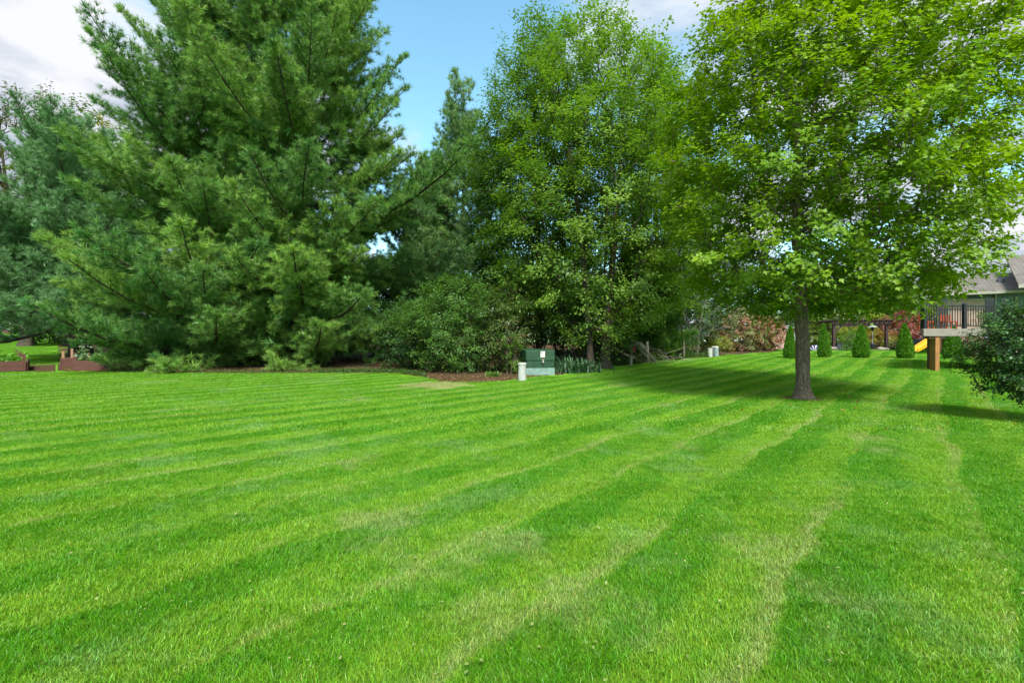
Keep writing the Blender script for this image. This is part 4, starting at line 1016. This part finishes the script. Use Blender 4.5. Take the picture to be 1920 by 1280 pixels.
# brick wall end
c = at(1466, 45.5)
t = empty('brick_wall', 'light pink brick garden wall end with a dark cap right of the red bush', 'wall', c, 0); h = zat(624, c.y) - c.z; wl = 20 / F * c.y
MB().box(-wl * .8, wl * .55, 0, .35, -.1, h - .1).build('masonry', M['brick'], t)
MB().box(-wl * .85, wl * .6, -.05, .40, h - .098, h).build('cap', M['slate'], t, bevel=.01)
MB().box(wl * .40, wl * .56, -.12, -.004, -.1, h - .1).build('downpipe', M['slate'], t)
# low stones and grey retaining wall right of the slide
c = at(1742, 44.5); t = empty('retaining_wall', 'low dark blue-grey wall behind the yellow slide', 'wall', c, 0); h = zat(636, c.y) - c.z; wl = 62 / F * c.y
for k in range(3):
    MB().box(-wl / 2, wl / 2, 0, .3, -.1 + k * (h + .1) / 3 + .004, -.1 + (k + 1) * (h + .1) / 3 - .02).build('panel', M['slate'], t, bevel=.01)
for k, x in enumerate(np.linspace(-wl / 2 + .1, wl / 2 - .1, 4)): MB().box(x - .07, x + .07, -.06, -.002, -.1, h + .03).build('post', M['slate'], t)
def stone(px, d, s, lab):
    c = at(px, d); bm = MB().lathe([(s * .6, -.05), (s, .05), (s * .95, s * .35), (s * .6, s * .65), (s * .1, s * .72)], 9)
    r = random.Random(px); bm.v = [(x * (1 + r.uniform(-.12, .12)), y * (1 + r.uniform(-.12, .12)), z * (1 + r.uniform(-.1, .1))) for x, y, z in bm.v]
    o = bm.build('field_stone', M['stone'], smooth=True, label=lab, cat='stone'); o.location = c
stone(1562, 43.6, .42, 'rounded tan stone at the left foot of the pergola')
stone(1652, 43.5, .38, 'brownish stone right of the patio heater base')
stone(1661, 43.4, .30, 'small tan stone near the right pergola post')
bush('ornamental_grass', 'pale straw-green grassy clump below the red pergola bush', 1678, 43.8, .7, .05, .6, 40, 60, .12, (0.16, .22, .05), (0.34, .34, .12), 89, None, cat='plant')
bush('perennial_bush', 'yellow-orange flowering bush seen under the pergola', 1648, 48, 1.2, .1, 1.7, 70, 60, .13, (0.2, .2, .02), (0.38, .3, .04), 90, None, accent=((.4, .12, .05), .2, .5))
bush('perennial_bush', 'yellow-green bush seen under the left of the pergola', 1588, 50, 1.6, .1, 2.4, 90, 60, .14, (0.14, .2, .015), (0.3, .34, .03), 91, None)
bush('cypress_bush', 'bright yellow-green bush right behind the maple trunk', 1543, 46, 1.3, .1, 3.2, 100, 60, .14, (0.09, .19, .015), (0.24, .34, .03), 92, None)

# ------------------------------------------------------------------ slide
D_ = 38.0; b = at(1730, D_)
t = empty('playground_slide', 'yellow plastic slide coming down from behind the deck posts', 'slide', b, 0); o_ = b
def rr_(px, py, d=D_): return Vector(((px - 960) / F * d, d, zat(py, d))) - o_
a_ = rr_(1714, 659); c_ = rr_(1751, 635)
dirv = (c_ - a_)
bed_ = MB(); n_ = 10; vs = []
for i in range(n_ + 1):
    q = a_ + dirv * i / n_ + Vector((0, 0, -.08 * math.sin(i / n_ * math.pi) + .10 * max(0, (1 - i / 2.5)) * 0))
    for (y, z) in ((-.30, .22), (-.27, .0), (.27, .0), (.30, .22)): vs.append((q.x, q.y + y, q.z + z))
bed_.add(vs, [(4*i+k, 4*(i+1)+k, 4*(i+1)+k+1, 4*i+k+1) for i in range(n_) for k in range(3)])
ch = bed_.build('chute', M['yellow'], t); sm = ch.modifiers.new('solid', 'SOLIDIFY'); sm.thickness = .05
MB().beam(a_ + Vector((0, -.33, .22)), c_ + Vector((0, -.33, .22)), .07, .07).build('side_rail', M['yellow'], t, bevel=.02)
MB().beam(a_ + Vector((0, .33, .22)), c_ + Vector((0, .33, .22)), .07, .07).build('side_rail', M['yellow'], t, bevel=.02)
MB().box(c_.x, c_.x + 1.2, -.5, .5, c_.z - .06, c_.z + .02).build('platform', M['cedar'], t)
for y in (-.42, .42):
    for x in (c_.x + .08, c_.x + 1.1): MB().box(x - .05, x + .05, y - .05, y + .05, -.1, c_.z - .062).build('leg', M['cedar'], t)

# ------------------------------------------------------------------ deck
pb = hit(1757, 696); dD = pb.y
A0 = Vector(((1731 - 960) / F * dD, dD)); Bx = (1990 - 960) / F * dD
zf = zat(616, dD); zb = zat(630, dD)
t = empty('wooden_deck', 'raised deck with black railing and grey edge board on wooden posts', 'deck', (A0.x, A0.y, pb.z), 0)
gz0 = pb.z; dl = Vector((A0.x, A0.y)).normalized() * 8.0       # left side runs straight away from the lawn
W_ = Bx - A0.x; zf -= gz0; zb -= gz0
MB().box(0, W_, -.03, .02, zb, zf).build('edge_board', M['fascia'], t, bevel=.005)
MB().beam((.03, .06, (zb + zf) / 2), (dl.x + .03, dl.y, (zb + zf) / 2), .04, zf - zb).build('edge_board', M['fascia'], t)
nb = 34
for k in range(nb):
    y0 = .03 + k * 8.0 * .765 / nb * 1.0; y1 = y0 + 8 * .765 / nb - .012
    x0 = dl.x * (y0 / dl.y) + .03 if y0 < dl.y else dl.x
    MB().box(x0, W_, y0, y1, zf - .035, zf + .002).build('deck_board', M['deck'], t)
for y in (.25, 2.5, 4.8): MB().box(.35 + dl.x * y / dl.y, W_, y, y + .1, zb + .02, zf - .04).build('joist', M['cedardark'], t)
px_m = dD / F
for (px, dy, m, wd) in ((1759, -.0, 'cedar', .20), (1752.5, .5, 'cedar', .17), (1747.5, .9, 'cedardark', .17)):
    x = (px - 960) / F * (dD + dy) - A0.x; z = float(gz(x + A0.x, A0.y + dy)) - gz0
    MB().box(x - wd / 2, x + wd / 2, dy + .03, dy + .03 + wd, z - .1, zb + .015).build('support_post', M[m], t, bevel=.012)
MB().box((1744 - 960) * px_m - A0.x, (1764 - 960) * px_m - A0.x, .05, .3, zb - .12, zb - .002).build('beam', M['cedardark'], t)
rt = zat(573, dD) - gz0
def rail_run(p, q, newels):
    p = Vector(p); q = Vector(q); L = (q - p).length; u = (q - p) / L
    for s0 in newels:
        c = p + u * s0; MB().box(c.x - .07, c.x + .07, c.y - .07, c.y + .07, zf + .003, rt + .08).build('newel_post', M['black'], t, bevel=.006)
        MB().add([(c.x-.095, c.y-.095, rt+.082), (c.x+.095, c.y-.095, rt+.082), (c.x+.095, c.y+.095, rt+.082), (c.x-.095, c.y+.095, rt+.082), (c.x, c.y, rt+.15)], [(0,3,2,1),(0,1,4),(1,2,4),(2,3,4),(3,0,4)]).build('post_cap', M['black'], t)
    for z in (rt, rt - .18, zf + .12): MB().beam(p + Vector((0, 0, z)), q + Vector((0, 0, z)), .05, .045).build('rail', M['black'], t)
    n = int(L / .125)
    for k in range(1, n):
        c = p + u * (L * k / n); MB().box(c.x - .012, c.x + .012, c.y - .012, c.y + .012, zf + .12, rt - .02).build('baluster', M['black'], t)
rail_run((.12, .10, 0), (W_, .10, 0), [0.03, (1811 - 1735) * px_m, (1811 - 1735) * px_m * 2])
rail_run((.14, .22, 0), (dl.x, dl.y - .2, 0), [1.0, 2.2, 3.4, 4.6, 5.8, 7.0])
# orange chairs on the deck
c = Vector((A0.x + (1795 - 1731) * px_m * 1.12 + .2, dD + 2.2, gz0 + zf))
for i, dx_ in enumerate((0, 1.2)):
    e = empty('deck_chair', ('left' if i == 0 else 'right') + ' one of two orange-red chairs behind the deck railing', 'chair', (c.x + dx_, c.y, c.z), .3 - .5 * i, 'orange chairs on the deck')
    MB().box(-.25, .25, -.25, .25, .40, .45).build('seat', M['orange'], e, bevel=.01)
    for k in range(4): MB().box(-.25 + k * .13, -.17 + k * .13, .22, .25, .46, .80).build('back_slat', M['orange'], e)
    for (x, y) in ((-.22, -.22), (.22, -.22), (-.22, .22), (.22, .22)): MB().box(x - .025, x + .025, y - .025, y + .025, 0.003, .398).build('leg', M['orange'], e)

# ------------------------------------------------------------------ house
dH = 37.0
hb = at(1776, dH)
HR = math.radians(-35)
t = empty('house', 'brick house with grey shingle roof behind the deck at the right edge', 'house', hb, HR); o_ = hb
def hx(px, d=dH):
    k = (px - 960) / F; return (k * o_.y - o_.x) / (math.cos(HR) - k * math.sin(HR))
def hz(py, d=dH): return zat(py, d) - o_.z
ez = hz(553)
w0 = hx(1779); w1 = hx(1846)
MB().box(w0, w1, 0, 6, -.3, ez - .45).build('brick_wall', M['brick'], t)
MB().box(w0 - .03, w1 + .02, -.05, 6.03, ez - .448, ez - .35).build('stone_sill', M['trim'], t)
MB().box(w0 + .05, hx(2020), .25, 6, ez - .30, ez - .02).build('soffit_wall', M['siding'], t)
wn = MB().box(w1 + .03, hx(1866), .15, .3, ez - 2.6, ez - .32).build('window', M['trim'], t)
MB().box(w1 + .08, hx(1865), .10, .145, ez - 2.5, ez - .38).build('pane', M['glass'], wn)
MB().box(hx(1866), hx(1869), .0, .3, -.3, ez - .05).build('corner_trim', M['trim'], t)
# siding boards to the right with a door light
x = hx(1870); k = 0
while x < hx(2020):
    MB().box(x, x + .27, .14 + .004 * (k % 2), .30, -.3, ez - .31).build('siding_board', M['siding'], t); x += .28; k += 1
wn = MB().box(hx(1878), hx(1888), .05, .13, ez - .78, ez - .42).build('wall_light', M['white'], t, bevel=.01)
MB().box(hx(1879.5), hx(1886.5), .02, .048, ez - .70, ez - .50).build('light_glass', M['glass'], wn)
MB().box(hx(1904), hx(1909), .0, .135, -.3, ez - .31).build('corner_trim', M['trim'], t)
# roof slopes with thickness
def slab(name, c4, th, mat):
    mb = MB(); up = Vector((0, 0, th)); c4 = [Vector(c) for c in c4]
    mb.add([*c4, *[c + up for c in c4]], [(0,3,2,1),(4,5,6,7),(0,1,5,4),(1,2,6,5),(2,3,7,6),(3,0,4,7)]); return mb.build(name, mat, t)
x0 = hx(1766); x1 = hx(2030)
rz_ = ez + 1.65
slab('roof', [(x0, -.7, ez), (x1, -.7, ez), (x1, 3.4, rz_), (x0 + .3, 3.4, rz_)], .14, M['shingle'])
slab('roof', [(x0 + .3, 3.41, rz_), (x1, 3.41, rz_), (x1, 7.2, ez), (x0, 7.2, ez)], .14, M['shingle'])
MB().box(x0, x1, -.76, -.705, ez - .10, ez + .10).build('gutter', M['trim'], t, bevel=.01)
slab('rake_board', [(x0 - .04, -.75, ez - .12), (x0 - .003, -.75, ez - .12), (x0 + .29, 3.4, rz_ - .1), (x0 + .25, 3.4, rz_ - .1)], .22, M['tanwood'])
slab('roof', [(hx(1893), -2.2, ez + .25), (x1 + 3, -2.2, ez + .25), (x1 + 3, 3.2, ez + 2.9), (hx(1893) + .4, 3.2, ez + 2.9)], .14, M['shingle'])
MB().box(hx(1893), x1 + 3, -2.26, -2.205, ez + .12, ez + .37).build('gutter', M['trim'], t, bevel=.01)
MB().add([(-.2,0,0),(.2,0,0),(.2,.4,.2),(-.2,.4,.2),(-.15,.05,.35),(.15,.05,.35),(.15,.35,.4),(-.15,.35,.4)], [(0,3,2,1),(4,5,6,7),(0,1,5,4),(1,2,6,5),(2,3,7,6),(3,0,4,7)]).build('roof_vent', M['slate'], t).location = (hx(1885), 1.1, ez + .80)
MB().tube([(w0 + .0, -.06, -.1), (w0 + .0, -.06, ez - .5), (w0 - .1, -.4, ez - .2), (w0 - .1, -.66, ez - .12)], .05, 8).build('downspout', M['trim'], t)
MB().box(w0 + .2, w0 + 1.3, -.05, -.003, hz(608), hz(566)).build('brick_panel', M['brick'], t)
